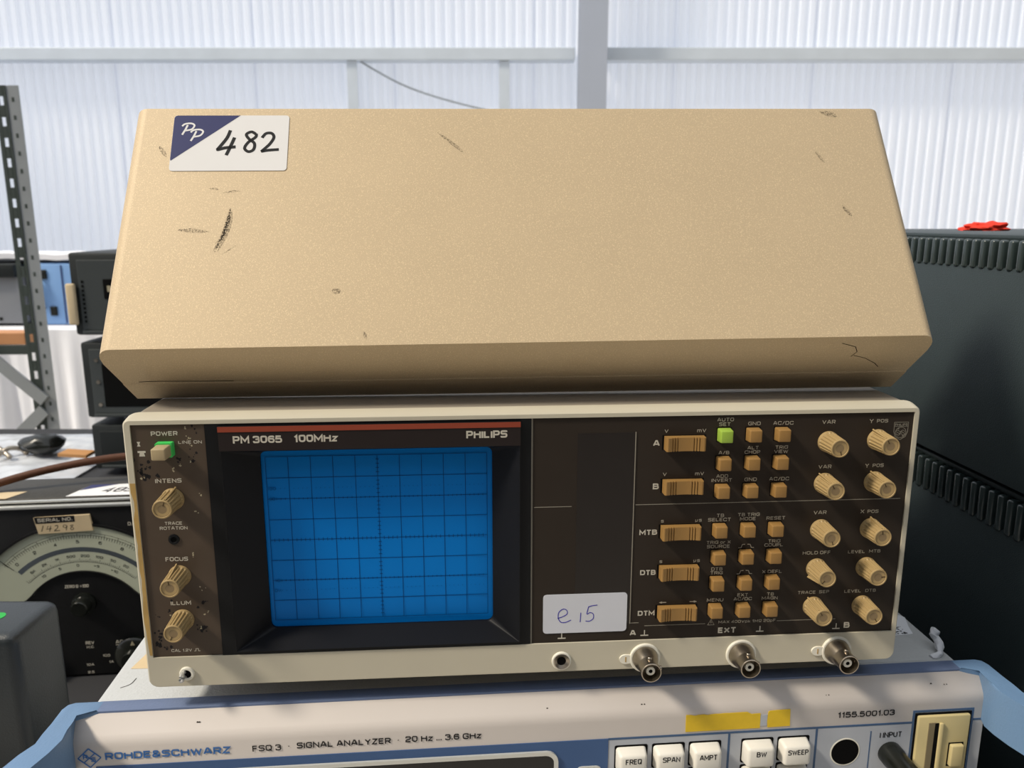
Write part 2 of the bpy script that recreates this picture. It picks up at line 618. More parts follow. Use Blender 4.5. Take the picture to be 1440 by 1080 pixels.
WY = 6000.0
root_wall = bpy.data.objects.new('wall_back', None)
COL.objects.link(root_wall)
root_wall.location = (0, WY * MM, FLOOR * MM)
struct(root_wall)
tag(root_wall, 'white translucent ribbed sheet wall of the hall')
wf = Frame(root_wall, (0, WY, FLOOR))
sheet_w = 1008.0
b = nbm()
pitch = 72.0
prof = []
for i in range(15):
    x = i * pitch
    if i < 14:
        prof += [(x, 0), (x + 22, 0), (x + 32, -16), (x + 62, -16)]
    else:
        prof += [(x, 0), (x + 18, 0)]
va = [b.verts.new((x, WY + y, FLOOR)) for x, y in prof]
vb = [b.verts.new((x, WY + y, FLOOR + 4400)) for x, y in prof]
for i in range(len(prof) - 1):
    b.faces.new((va[i], va[i + 1], vb[i + 1], vb[i]))
first = build('wall_sheet', b, 'wall_sheet', wf)
for k in range(-6, 6):
    o = first if k == -6 else link_copy(first, 'wall_sheet', root_wall)
    o.location = ((k * sheet_w + 150) * MM, 2 * MM * (k % 2), 0)


# unseen hall walls behind and beside the photographer, added to cut low daylight
mat('hall_grey', (84, 84, 84), 0.8, 0, 0.1, 0.06, 2)
o = struct(build('wall_front', bx(-6000, 6000, -3400, -3300, FLOOR, FLOOR + 4400), 'hall_grey', None))
tag(o, 'unseen grey wall added behind the photographer')
o = struct(build('wall_right', bx(5950, 6050, -3300, WY, FLOOR, FLOOR + 4400), 'hall_grey', None))
tag(o, 'unseen grey side wall added to the hall')
o = struct(build('wall_left', bx(-6050, -6030, -3300, WY, FLOOR, FLOOR + 4400), 'wall_sheet', None))
tag(o, 'unseen white translucent side wall added to the hall')


def girt(x0, x1, zc, name):
    bm_ = bx(x0, x1, WY - 140, WY - 18, zc - 42, zc + 42, 4)
    o = build(name, bm_, 'galv', None)
    struct(o)
    return o


GZ = 440 + 1155.0
girt(-5900, 445, GZ, 'trim_1')
girt(640, 5900, GZ, 'trim_2')
b = nbm()
box(b, 462, 650, WY - 330, WY - 318, FLOOR, FLOOR + 4400, 1)
box(b, 462, 650, WY - 150, WY - 138, FLOOR, FLOOR + 4400, 1)
box(b, 551, 561, WY - 320, WY - 148, FLOOR, FLOOR + 4400)
o = struct(build('trim_3', b, 'column_grey', None))
tag(o, 'grey steel column of the hall frame')
for xc, nm, w_ in ((-1134, 'trim_4', 74), (-55, 'trim_5', 74)):
    b = nbm()
    box(b, xc - w_ / 2, xc + w_ / 2, WY - 120, WY - 112, FLOOR, GZ - 43, 1)
    box(b, xc - w_ / 2, xc - w_ / 2 + 8, WY - 112, WY - 20, FLOOR, GZ - 43, 1)
    struct(build(nm, b, 'galv', None))
b = nbm()
tube(b, smooth_pts([(-1075, WY - 90, GZ - 45), (-800, WY - 70, GZ - 190), (-500, WY - 50, GZ - 290), (-100, WY - 40, GZ - 380), (300, WY - 40, GZ - 430)], 5), 6, 8)  # tube added in place of a soft shadow line on the wall
o = build('wall_shadow_line', b, 'post_grey', None, smooth=40)
tag(o, 'thin grey tube drawn for a soft shadow line on the white wall', 'cable')

# ---------------------------------------------------------------- tables
tb = thing('work_table', (0, 0, 0), rotz(0), (0, 950, FLOOR), 'long dark table carrying all the test instruments', 'table')
build('table_top', bx(-1250, 1250, 290, 1640, -28, 0, 3), 'table_top', tb)
b0 = bx(-1215, -1170, 330, 375, FLOOR, -28, 3)
leg = build('leg', b0, 'table_leg', tb)
for dx, dy in ((2385, 0), (0, 1225), (2385, 1225)):
    link_copy(leg, 'leg', tb.root, (dx * MM, dy * MM, 0))

# ---------------------------------------------------------------- signal analyser below the scope
# local frame: x right along the front, y into the unit, z up; z=0 at the rounded front edge
RZ = 440 - 249.0
rs = thing('signal_analyzer', (-216.33, 337.09, RZ), rotz(4.8), (236, 230, -RZ),
           'white signal analyzer with blue handles underneath the oscilloscope', 'analyzer')
BOT = -RZ + 14     # underside
b = bx(6, 467, 16, 460, BOT, 10, 3)
rs_body = build('body', b, 'rs_top', rs, smooth=40)
# front bezel: extruded profile (y,z)
b = nbm()
prof = [(16.5, 10.2), (8.2, 10.0), (7.6, 9.0), (2.2, 2.4), (0.9, 0.6), (0.2, -1.4), (0, -3.5), (0, BOT), (16.5, BOT)]
ring = lambda x, s: [(x, y + s * 0.0, z) for y, z in prof]
xs = [(0.0, 1.6), (0.6, 0.6), (1.8, 0.0), (471.7, 0.0), (472.9, 0.6), (473.5, 1.6)]
rings = []
for x, s in xs:
    rings.append([(x, min(y + s, 16.5), z - (s if z > -3 else 0)) for y, z in prof])
loft(b, rings, cap_first=True, cap_last=True)
build('front_bezel', b, 'rs_white', rs, smooth=35)
b = bx(9.5, 464, 8.4, 17.2, 9.0, 11.2, 0.5)
build('top_strip', b, 'rs_blue', rs, smooth=40)
# fascia prints
FB = -(170.0)
b = bx(12, 267.2, -0.35, 0.2, FB, -13.4)
blue = build('display_surround', b, 'rs_area_blue', rs)
b = nbm()
outer = rrect(20, 241, -160, -18.2, 6, 5)
inner = rrect(22.2, 238.8, -157.8, -20.4, 4.5, 5)
loft(b, [[(x, -0.4, z) for x, z in outer], [(x, -1.6, z) for x, z in outer], [(x, -1.6, z) for x, z in inner], [(x, -0.2, z) for x, z in inner]])
build('display_frame', b, 'rs_frame', rs, smooth=40)
b = prism(nbm(), inner, -0.6, -0.2)
build('display_glass', b, 'rs_glass', rs)
b = nbm()
outer = rrect(250.5, 264, -150, -28.6, 3, 4)
inner = rrect(251.6, 262.9, -148.9, -29.7, 2.2, 4)
loft(b, [[(x, -0.36, z) for x, z in outer], [(x, -1.0, z) for x, z in outer], [(x, -1.0, z) for x, z in inner], [(x, -0.36, z) for x, z in inner]])
build('softkey_frame', b, 'rs_frame', rs, smooth=40)
build('softkey_strip', prism(nbm(), inner, -0.6, -0.36), 'rs_glass', rs)
b = nbm()
for x0, x1 in ((267.2, 432), (466.5, 472.8)):
    box(b, x0, x1, -0.22, 0.1, -14.3, -13.2)
for x in (331.6, 379.3):
    box(b, x - 0.6, x + 0.6, -0.22, 0.1, -120, -14.3)
box(b, 409.2, 409.8, -0.22, 0.1, -60, -17.5)
# the floppy drive's printed border
for x0, x1, z0, z1 in ((432, 466.4, -7.9, -6.7), (432, 433.2, -118, -7.9), (465.2, 466.4, -118, -7.9)):
    box(b, x0, x1, -0.22, 0.1, z0, z1)
build('fascia_lines', b, 'rs_line', rs)
b = nbm()
text(b, 'ROHDE&SCHWARZ', 46.8, -7.9, 3.9, 60, -0.25, 0.03)
# diamond emblem
d = 6.0
for r_, w_ in ((d, 0.55),):
    P = [(9.4 - r_ * 0.9, -8.4), (9.4, -8.4 + r_ * 0.86), (9.4 + r_ * 0.9, -8.4), (9.4, -8.4 - r_ * 0.86)]
    for i in range(4):
        ribbon(b, [P[i], P[(i + 1) % 4]], w_, -0.13, 0.12)
ribbon(b, [(6.6, -10.9), (12.2, -5.9)], 0.5, -0.13, 0.12)
ribbon(b, [(6.6, -5.9), (12.2, -10.9)], 0.5, -0.13, 0.12)
text(b, 'R', 7.6, -7.6, 2.4, None, -0.25, 0.02)
text(b, 'S', 11.2, -9.3, 2.4, None, -0.25, 0.02)
build('maker_lettering', b, 'rs_print_blue', rs, label='blue maker lettering and diamond emblem')
def print_line(body, x, z, h, w, off, m, fr, y, name='lettering', parent=None):
    build(name, text(nbm(), body, x, z, h, w, y, off), m, fr, parent=parent)


for body, x, z, h, w_, off in (('FSQ 3', 94.4, -8.0, 3.3, 14, 0.004), ('·', 105.2, -7.6, 3.3, 0.6, 0.01), ('SIGNAL ANALYZER', 132.4, -7.6, 3.3, 46.6, 0.012),
                              ('·', 159.4, -7.6, 3.3, 0.6, 0.01), ('20 Hz ... 3.6 GHz', 182.2, -7.4, 3.3, 38.4, 0.012), ('1155.5001.03', 405.9, -6.9, 3.3, 31.5, 0.012),
                              ('I INPUT', 420.8, -20.2, 3.2, 12.4, 0.0), ('BAL HIGH', 415.5, -43.0, 2.4, 14.4, 0.0)):
    print_line(body, x, z, h, w_, off, 'ink_black', rs, -0.25)
# yellow tape, worn
b = nbm()
random.seed(4)
top = [(307.8 + i * 2.35, -2.1 - (random.random() * 1.5 if 1 < i < 6 or 14 < i < 18 else random.random() * 0.25)) for i in range(18)]
prism(b, top + [(347.9, -11.9), (307.9, -11.9)], -0.3, -0.05)
top = [(351.3 + random.random() * 0.8, -2.9), (352.5, -2.2), (357, -1.9), (363.8, -1.8), (364.2, -11.6), (352, -11.8), (351.5, -8)]
prism(b, top, -0.3, -0.05)
build('yellow_tape', b, 'tape_yellow', rs, label='worn yellow tape')
b = prism(nbm(), [(347.9, -4.4), (351.6, -4.2), (351.6, -10.6), (347.9, -10.8)], -0.28, -0.05)
build('tape_residue', b, 'rs_panel', rs)
build('key_fascia', bx(267.4, 472.4, -0.12, 0.1, FB, -13.3), 'rs_panel', rs)
# keys
key_b = nbm()
box(key_b, -8.2, 8.2, -7.0, 2.0, -13.4, 0, 1.6, 3, taper=1.1)
key_mesh = None
keys = [(279.2, 'FREQ'), (299.0, 'SPAN'), (318.6, 'AMPT'), (346.9, 'BW'), (366.6, 'SWEEP')]
for r_ in range(2):
    for kx, nm in keys:
        z = -18.4 - r_ * 15.4
        sh = prism(nbm(), rrect(kx - 8.6, kx + 8.9, z - 13.6, z + 0.7, 1, 3), -0.25, 0.0)
        build('key_well', sh, 'slot_black', rs)
        if key_mesh is None:
            kb = key_b
            for v in kb.verts:
                v.co += Vector((kx, 0, z))
            key_mesh = build('key', kb, 'key_white', rs, smooth=40)
            k0 = (kx, z)
            ko = key_mesh
        else:
            ko = link_copy(key_mesh, 'key', rs.root, ((kx - k0[0]) * MM, 0, (z - k0[1]) * MM))
        if r_ == 0:
            tb_ = text(nbm(), nm, kx + (0 if ko is key_mesh else -kx + k0[0]), -22.6, 3.0, {'FREQ': 8.4, 'SPAN': 9.2, 'AMPT': 9.4, 'BW': 5.4, 'SWEEP': 11}[nm], -7.06, 0.006)
            build('key_lettering', tb_, 'ink_black', rs, parent=ko)
# hole, bnc with rubber cap
b = lathe(nbm(), [(8.3, -0.2), (8.3, 0.25), (7.7, 0.35), (7.4, 0.1)], 32, (396, 0, -29.2))
hole = build('port_rim', b, 'white_plastic', rs, smooth=40)
build('port_hole', lathe(nbm(), [(7.6, 0.0), (7.6, 0.3)], 32, (396, 0, -29.2)), 'slot_black', rs)
b = lathe(nbm(), [(6.6, 0), (6.6, 5), (6.0, 7), (6.2, 20), (5.6, 23.5), (4.0, 25.0), (0.5, 25.2)], 28, (421.2, 0, -31.2))
build('connector_cap', b, 'rubber', rs, smooth=35, label='glossy black rubber cap')
# floppy drive
fd = build('floppy_drive', bx(434.4, 463.6, -2.2, 1, -112, -9.4, 0.8), 'floppy_beige', rs, smooth=40)
b = nbm()
for x0, x1, y0, y1 in ((434.0, 464.4, -0.5, 0.2),):
    box(b, x0 - 0.6, x1 + 0.6, y0, y1, -113, -8.4)
build('drive_gap', b, 'slot_black', rs, parent=fd)
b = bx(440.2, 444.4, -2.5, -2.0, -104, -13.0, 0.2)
build('slot_recess', b, 'recess_shade', rs, parent=fd)  # raised strip; the recess's shade is put into its darker beige
build('disk_slot', bx(443.6, 445.8, -2.7, -2.0, -104, -13.4, 0.1), 'slot_black', rs, parent=fd)
build('slot_ridge', bx(445.8, 448.2, -3.6, -2.0, -104, -13.0, 0.7), 'floppy_beige', rs, parent=fd, smooth=40)
build('eject_well', bx(452.6, 461, -2.4, -2.0, -39.8, -25.6, 0.1), 'slot_black', rs, parent=fd)
build('eject_button', bx(453.2, 460.4, -4.6, -1.8, -39.0, -26.2, 0.8, 3), 'floppy_beige', rs, parent=fd, smooth=40)


# handles
def handle(mirror):
    pts = [(12, 17.2), (-2.5, 17.2), (-5.6, 15.6), (-7.0, 11.5), (-6.2, 0), (-5.4, -8), (-6.4, -15), (-9, -23), (-13.5, -31), (-16, -42), (-16, -70),
           (-3, -70), (-3, -45), (-0.2, -32), (3.0, -22), (4.6, -13), (4.8, -6), (2.4, 0.4), (1.6, 6.6), (12, 8.2)]
    if mirror:
        pts = [(473.5 - x, y) for x, y in pts][::-1]
    bm_ = prism_z(nbm(), pts, -14, 11.4)
    es = [e for e in bm_.edges if abs(e.verts[0].co.z - e.verts[1].co.z) < 1e-6 and e.verts[0].co.z > 0]
    bmesh.ops.bevel(bm_, geom=es, offset=1.2, segments=2, profile=0.5, affect='EDGES')
    h_ = build('handle', bm_, 'rs_handle', rs, smooth=35)
    build('lower_arm', prism_z(nbm(), pts, -150, -128), 'rs_handle', rs, parent=h_)
    gx0, gx1 = (457.5 + 0, 470.5) if False else ((476.5, 489.5) if mirror else (-16, -3))
    build('grip', bx(gx0, gx1, -70, -56, -149, 10, 3, 3), 'rs_handle', rs, parent=h_, smooth=40)
    return h_


handle(False)
handle(True)
# side body flanks under the handles
for x0, x1 in ((0.2, 5.9), (467.1, 473.3)):
    build('side_rail', bx(x0, x1, 16.6, 120, -60, -14, 1), 'rs_blue', rs)
# labels and torn film on the top
TOPZ = 10.05
b = prism_z(nbm(), [(12.5, 48), (36, 47), (36, 66), (16, 66)], TOPZ, TOPZ + 0.15)
build('tan_label', b, 'tan_label', rs, label='tan paper label')
b = prism_z(nbm(), [(440, 46), (459, 47.4), (461.2, 55.5), (465.4, 66.5), (463.6, 70), (452, 70), (440, 70)], TOPZ, TOPZ + 0.15)
build('white_label', b, 'tear_white', rs, label='white paper label at the rear corner')
b = nbm()
random.seed(9)
for i in range(60):
    u_, v_ = 441 + random.random() * 15, 47.5 + random.random() * 14
    s_ = 0.5 + random.random() * 0.9
    prism_z(b, [(u_, v_), (u_ + s_, v_ + s_ * 0.3), (u_ + s_ * 0.6, v_ + s_), (u_ - s_ * 0.3, v_ + s_ * 0.7)], TOPZ + 0.15, TOPZ + 0.2)
build('label_smudges', b, 'ink_black', rs)
b = prism_z(nbm(), [(398, 19.5), (456, 19.8), (459, 24), (457.5, 30), (453, 36), (455, 42), (452, 46), (398, 46)], TOPZ, TOPZ + 0.1)
build('clear_film', b, 'rs_top', rs)
b = nbm()
tube(b, smooth_pts([(454, 22, TOPZ + 0.6), (459, 23, TOPZ + 1.0), (461.5, 26, TOPZ + 2.4), (462.5, 30, TOPZ + 5.5), (461, 32, TOPZ + 8.5), (463, 33, TOPZ + 10.5)], 3),
     lambda t: 1.0 + 0.9 * abs(math.sin(9 * t)) + 0.9 * t, 8)
for v in b.verts:
    v.co += noise.noise_vector(v.co * 0.6) * 0.7
build('torn_film', b, 'tear_white', rs, smooth=50, label='torn curl of white film')
b = nbm()
ribbon(b, smooth_pts([(14, 30), (18, 33), (19, 38.5)], 4), 0.35, TOPZ, 0.1, plane='xy')
build('scratch', b, 'dirt_and_crease', rs)
b = nbm()
random.seed(12)
for (sx, sz) in ((284, 3.0), (383, 2.9), (441, 5.5), (449, 4.9), (233, 3.4), (60, 5)):
    for k in range(2):
        L_ = 0.5 + random.random() * 0.9
        x_ = sx + random.random() * 3
        yb = (10 - sz) * 0 + 0
        t_ = sz / 10.0
        yy = 1.2 + t_ * 6.6
        p = [Vector((x_, yy - 0.05, sz - 0.2)), Vector((x_ + L_, yy - 0.05, sz - 0.2)), Vector((x_ + L_ * 0.8, yy + 0.3, sz + 0.25)), Vector((x_ + 0.2, yy + 0.3, sz + 0.25))]
        for q in p:
            q += Vector((0, -0.35, 0.35))
        b.faces.new([b.verts.new(q) for q in p])
build('nicks', b, 'dirt_and_crease', rs)
# feet
ft = build('foot', lathe(nbm(), [(12, 0), (11, 14.5)], 20, (50, 60, -RZ), 'z'), 'rubber', rs, smooth=40)
for dx, dy in ((370, 0), (0, 340), (370, 340)):
    link_copy(ft, 'foot', rs.root, (dx * MM, dy * MM, 0))

# ---------------------------------------------------------------- oscilloscope
# local frame: x right along the panel, y into the case, z up; (0,0,0) = top left of the panel
SZ = 440 - 91.37
SB = -147.6
sc = thing('oscilloscope', (-175.17, 346.6, SZ), rotz(3.93), (187, 200, SB),
           'old brown fronted oscilloscope with blue screen and tan knobs', 'oscilloscope')
build('case', bx(-1.2, 374.2, 16, 430, -132, 4.4, 5, 4), 'case_grey', sc, smooth=40)


def ringpts(x0, x1, z0, z1, r, y):
    return [(x, y, z) for x, z in rrect(x0, x1, z0, z1, r, 5)]


b = nbm()
loft(b, [ringpts(0.0, 373.6, -117.4, 0.0, 0.5, 1.4),
         ringpts(0.0, 373.6, -117.4, 0.0, 0.5, 0.0),
         ringpts(-2.6, 375.6, -133.0, 1.9, (4.0, 4.0, 2.5, 2.5), 0.0),
         ringpts(-3.4, 376.4, -133.7, 2.7, (4.6, 4.6, 3.2, 3.2), 0.9),
         ringpts(-4.0, 377.0, -133.7, 4.4, (6, 6, 5.5, 5.5), 5.0),
         ringpts(-3.6, 376.6, -133.4, 4.6, (6, 6, 6, 6), 6.2),
         ringpts(0.6, 372.6, -131, 2.0, (5, 5, 5, 5), 6.2)], close=True)
bezel = build('bezel', b, 'bezel', sc, smooth=32, label='cream plastic front frame')
b = nbm()
loft(b, [ringpts(-1.2, 374.2, -132, 4.2, 5, 5.6), ringpts(-1.2, 374.2, -132, 4.4, 5, 20), ringpts(1, 372, -130, 2.2, 4, 20), ringpts(1, 372, -130, 2.2, 4, 5.6)], close=True)
build('case_collar', b, 'case_grey', sc, smooth=40)
# residue along the left rim
b = nbm()
random.seed(2)
zz = [-28 - i * 4.4 for i in range(21)]
prism(b, [(-1.3 - random.random() * 1.2, z) for z in zz] + [(-0.05, z) for z in zz[::-1]], -0.12, 0.0)
build('tape_residue', b, 'residue', sc, parent=bezel, label='yellowed glue stain')

# panels (set 0.8 mm back)
PY = 0.8
build('left_panel', bx(0.05, 33.2, PY, 3, -117.3, -0.05), 'brown_panel_worn', sc, label='worn brown control panel')
build('right_panel', bx(185.6, 373.5, PY, 3, -117.3, -0.05), 'brown_panel', sc, label='dark brown control panel')
build('panel_seam', bx(184.9, 185.6, PY - 0.2, 3, -117.3, -0.05), 'print_line', sc)
# CRT surround: black outer frame with the hood
b = nbm()
loft(b, [[(x, 3, z) for x, z in rrect(33.25, 184.85, -117.3, -0.05, 0.2, 5)],
         [(x, 0.2, z) for x, z in rrect(33.25, 184.85, -117.3, -0.05, 0.2, 5)],
         [(x, 0.2, z) for x, z in rrect(39.5, 179.7, -115.6, -1.2, 0.3, 5)],
         [(x, -1.0, z) for x, z in rrect(39.5, 179.7, -115.6, -1.2, 0.3, 5)],
         [(x, -1.0, z) for x, z in rrect(40.3, 179.2, -115.2, -13.0, 0.3, 5)]])
hood_shade = build('screen_surround', b, 'hood_black', sc)
b = nbm()
loft(b, [[(x, -0.9, z) for x, z in rrect(40.3, 179.2, -115.2, -13.0, 0.3, 5)],
         [(x, 11.6, z) for x, z in rrect(54.6, 166.6, -109.8, -17.0, 3.0, 5)],
         [(x, 13.0, z) for x, z in rrect(54.6, 166.6, -109.8, -17.0, 3.0, 5)]])
build('screen_recess', b, 'hood_inner', sc, parent=hood_shade)
tbar = build('title_bar', bx(39.6, 179.6, -1.25, -0.9, -12.9, -1.25), 'title_bar', sc, parent=hood_shade)
build('red_stripe', bx(39.6, 179.6, -1.5, -1.2, -3.8, -1.3), 'red_stripe', sc, parent=hood_shade)
for body, x, z, h, w_ in (('PM 3065', 57.4, -7.5, 3.5, 22.4), ('100MHz', 84.0, -7.4, 3.5, 20.1), ('PHILIPS', 163.6, -7.0, 3.6, 19.4)):
    print_line(body, x, z, h, w_, 0.03, 'print_grey', sc, -1.3, parent=hood_shade)
# screen: gently domed sheet
b = nbm()
NX, NZ = 20, 16
g = [[None] * (NZ + 1) for _ in range(NX + 1)]
for i in range(NX + 1):
    for j in range(NZ + 1):
        x = 52 + (169 - 52) * i / NX
        z = -112 + (112 - 14) * j / NZ
        e = max(abs(x - 110.5) / 58.5, 0) ** 10 + max(abs(z + 63) / 49, 0) ** 10
        g[i][j] = b.verts.new((x, 12.2 + 0.9 * min(e, 1), z))
for i in range(NX):
    for j in range(NZ):
        b.faces.new((g[i][j], g[i + 1][j], g[i + 1][j + 1], g[i][j + 1]))
scr = build('screen', b, 'screen_blue', sc, smooth=60, label='blue filter screen with graticule')
b = nbm()
GX, GZ_, DV = 110.4, -63.0, 10.72
YS = 12.12
x0, x1, z0, z1 = GX - 5 * DV, GX + 5 * DV, GZ_ - 4 * DV, GZ_ + 4 * DV
lw = 0.24
for i in range(11):
    x = x0 + i * DV
    box(b, x - lw / 2, x + lw / 2, YS - 0.05, YS, z0, z1)
for j in range(9):
    z = z0 + j * DV
    box(b, x0, x1, YS - 0.05, YS, z - lw / 2, z + lw / 2)
for i in range(51):
    x = x0 + i * DV / 5
    for zz_, hh in ((GZ_, 0.85), (GZ_ + 2 * DV, 0.5), (GZ_ - 2 * DV, 0.5)):
        box(b, x - 0.11, x + 0.11, YS - 0.05, YS, zz_ - hh, zz_ + hh)
for j in range(41):
    z = z0 + j * DV / 5
    box(b, GX - 0.85, GX + 0.85, YS - 0.05, YS, z - 0.11, z + 0.11)
build('graticule', b, 'graticule', sc, parent=scr)
b = nbm()
for i in range(51):
    x = x0 + i * DV / 5
    for zz_ in (GZ_ + 2.5 * DV, GZ_ - 2.5 * DV):
        box(b, x - 0.15, x + 0.15, YS - 0.05, YS, zz_ - 0.2, zz_ + 0.2)
text(b, '100', x0 + 2.2, GZ_ + 2.5 * DV, 1.6, 4.0, YS - 0.05)
text(b, '90', x0 + 2.2, GZ_ + 2 * DV, 1.6, 2.8, YS - 0.05)
text(b, '10', x0 + 2.2, GZ_ - 2 * DV, 1.6, 2.8, YS - 0.05)
text(b, '0%', x0 + 2.2, GZ_ - 2.5 * DV, 1.6, 3.4, YS - 0.05)
build('graticule_dots', b, 'graticule_faint', sc, parent=scr)
# display window on the right panel
lcd = build('readout_window', bx(207.2, 235.2, PY - 0.1, PY + 0.6, -108, -8), 'lcd', sc)
build('window_edge', bx(235.2, 235.6, PY - 0.35, PY + 0.6, -108.2, -7.8), 'print_line', sc, parent=lcd)
b = nbm()
for xa, xb, z in ((186.4, 204.8, -44.85), (236.4, 371, -44.8), (243, 274.5, -109.8), (312, 343, -109.6), (235.6, 240, -108)):
    box(b, xa, xb, PY - 0.08, PY, z - 0.16, z + 0.16)
build('panel_lines', b, 'print_line', sc)

TY = PY - 0.06
# left panel print
b = nbm()
text(b, 'POWER', 14.9, -4.4, 2.1, 12.0, TY, 0.02)
text(b, 'LINE ON', 26.2, -8.7, 1.5, 10.6, TY, 0.006)
text(b, 'INTENS', 14.8, -27.2, 2.1, 12.0, TY, 0.02)
text(b, 'TRACE', 15.3, -48.3, 1.6, 8.2, TY, 0.01)
text(b, 'ROTATION', 15.2, -50.7, 1.6, 12.8, TY, 0.01)
text(b, 'FOCUS', 15.3, -66.4, 2.1, 10.5, TY, 0.02)
text(b, 'ILLUM', 15.3, -89.1, 2.1, 9.6, TY, 0.02)
text(b, 'CAL 1.2V', 13.6, -114.2, 1.5, 9.8, TY, 0.006)
ribbon(b, [(19.6, -114.8), (20.4, -114.8), (20.4, -113.6), (21.6, -113.6), (21.6, -114.8), (22.4, -114.8)], 0.28, TY + 0.05, 0.06)
prism(b, [(2.2, -8.2), (3.8, -8.2), (3.3, -9.3), (3.8, -10.4), (2.2, -10.4), (2.7, -9.3)], TY, TY + 0.05)
prism(b, [(2.2, -12.6), (5.8, -12.6), (5.8, -13.5), (5.0, -13.5), (5.4, -15.2), (2.8, -15.2), (3.1, -13.5), (2.2, -13.5)], TY, TY + 0.05)
build('left_lettering', b, 'print_grey', sc)
# worn spots
random.seed(21)


def blobs(spots, name, m, y):
    bm_ = nbm()
    for (cx, cz, r, n) in spots:
        for _ in range(n):
            x = cx + random.gauss(0, r * 0.5)
            z = cz + random.gauss(0, r * 0.5)
            s = 0.25 + random.random() * r * 0.28
            pts = []
            for k in range(8):
                a = k * math.pi / 4
                q = s * (0.5 + random.random() * 0.7)
                pts.append((min(max(x + q * math.cos(a), 0.2), 33), min(max(z + q * math.sin(a), -117), -0.3)))
            bm_.faces.new([bm_.verts.new((px, y, pz)) for px, pz in pts])
    return build(name, bm_, m, sc)


blobs([(5, -21, 4.5, 16), (4, -24, 3, 8), (26, -15, 3, 6), (9.5, -93, 3, 6), (5, -104, 3, 10), (3, -110, 2.6, 12), (24, -104, 3, 10), (25, -90, 3, 5), (8, -114, 3, 6), (29, -3, 2, 4), (20, -18, 2, 4), (3, -96, 1.4, 3)],
      'worn_spots', 'chip_dark', TY + 0.03)
blobs([(26, -6.5, 1.2, 5), (24.5, -2, 0.9, 3), (26.5, -10, 0.8, 2), (25.5, -17.5, 0.9, 2), (20.5, -20, 1.0, 3), (17, -22, 1.2, 4), (26.5, -43, 1.2, 3), (28.5, -34, 1, 2), (27, -94.5, 1.2, 3), (27, -81, 1.6, 3), (24, -102, 1.6, 3), (10, -95, .8, 2), (23, -64.5, 1.2, 3), (4, -25, 1.4, 3)],
      'paint_chips', 'chip_light', TY)

# right panel print
b = nbm()
for s_, x, z, h, w_ in (('A', 245.6, -13.6, 3.1, None), ('B', 246.1, -35.5, 3.0, None), ('MTB', 243.2, -59.3, 2.7, 8.9), ('DTB', 243.8, -80.7, 2.7, 7.9), ('DTM', 243.7, -102.8, 2.7, 8.6),
                        ('EXT', 286.2, -113.8, 3.1, 9.6), ('A', 237.2, -113.5, 3.1, None), ('B', 349.4, -113.3, 3.2, None)):
    print_line(s_, x, z, h, w_, 0.03, 'print_grey', sc, TY)
for x in (243.2, 303.4, 343.8, 200.8):
    b = nbm()
    box(b, x - 2.0, x + 2.0, TY, TY + 0.05, -115.4, -114.8)
    box(b, x - 0.25, x + 0.25, TY, TY + 0.05, -114.8, -112.2)
    build('ground_symbol', b, 'print_grey', sc)
b = nbm()
for s_, x, z, h in (('V', 250.3, -7.6, 1.8), ('mV', 267.6, -7.6, 1.8), ('V', 250.3, -29.4, 1.8), ('mV', 267.6, -29.4, 1.8), ('s', 250.1, -53.5, 1.8), ('µs', 268.3, -53.5, 1.8), ('s', 250.2, -74.9, 1.8), ('µs', 268.4, -74.9, 1.8),
                    ('AUTO', 279.1, -2.4, 1.75), ('SET', 278.9, -4.7, 1.75), ('GND', 293.5, -4.6, 1.8), ('AC/DC', 307.9, -4.6, 1.8), ('A/B', 279.2, -19.0, 1.7), ('ALT', 293.6, -16.8, 1.7), ('CHOP', 293.4, -19, 1.7),
                    ('TRIG', 307.9, -16.8, 1.7), ('VIEW', 307.8, -19, 1.7), ('ADD', 279, -31.0, 1.7), ('INVERT', 278.9, -33.1, 1.7), ('GND', 293.4, -33.0, 1.8), ('AC/DC', 307.8, -33.0, 1.8),
                    ('TB', 279.2, -51.4, 1.75), ('SELECT', 278.9, -53.6, 1.75), ('TB TRIG', 293.6, -51.3, 1.7), ('MODE', 293.3, -53.5, 1.7), ('RESET', 307.6, -53.5, 1.75), ('TRIG or X', 279.1, -65.6, 1.6), ('SOURCE', 279.1, -67.8, 1.7),
                    ('TRIG', 307.6, -65.7, 1.7), ('COUPL', 307.5, -67.8, 1.7), ('DTB', 279.0, -79.9, 1.7), ('TRIG', 278.9, -82.0, 1.7), ('X DEFL', 307.6, -82.2, 1.75), ('MENU', 279.0, -96.8, 1.8),
                    ('EXT', 293.2, -94.5, 1.7), ('AC/DC', 293.3, -96.7, 1.7), ('TB', 307.6, -94.5, 1.7), ('MAGN', 307.4, -96.7, 1.7),
                    ('VAR', 330.7, -4.5, 1.9), ('Y', 352.2, -4.4, 2.1), ('POS', 357.8, -4.4, 1.7), ('VAR', 330.6, -27.3, 1.9), ('Y', 352.1, -27.2, 2.1), ('POS', 357.8, -27.2, 1.7),
                    ('VAR', 330.1, -51.2, 1.9), ('X', 352, -51.2, 2.1), ('POS', 357.5, -51.3, 1.7), ('HOLD OFF', 330.1, -72.7, 1.75), ('LEVEL', 350.9, -72.8, 1.65), ('MTB', 360.5, -72.7, 1.65),
                    ('TRACE', 326.6, -94.3, 1.65), ('SEP', 335.8, -94.2, 1.65), ('LEVEL', 350.9, -94.4, 1.65), ('DTB', 360.4, -94.3, 1.65)):
    text(b, s_, x, z, h, None, TY, 0.002, stretch=1.06)
text(b, 'MAX 400Vpk 1MΩ 20pF', 296.4, -109.2, 1.55, 30, TY, 0.0)
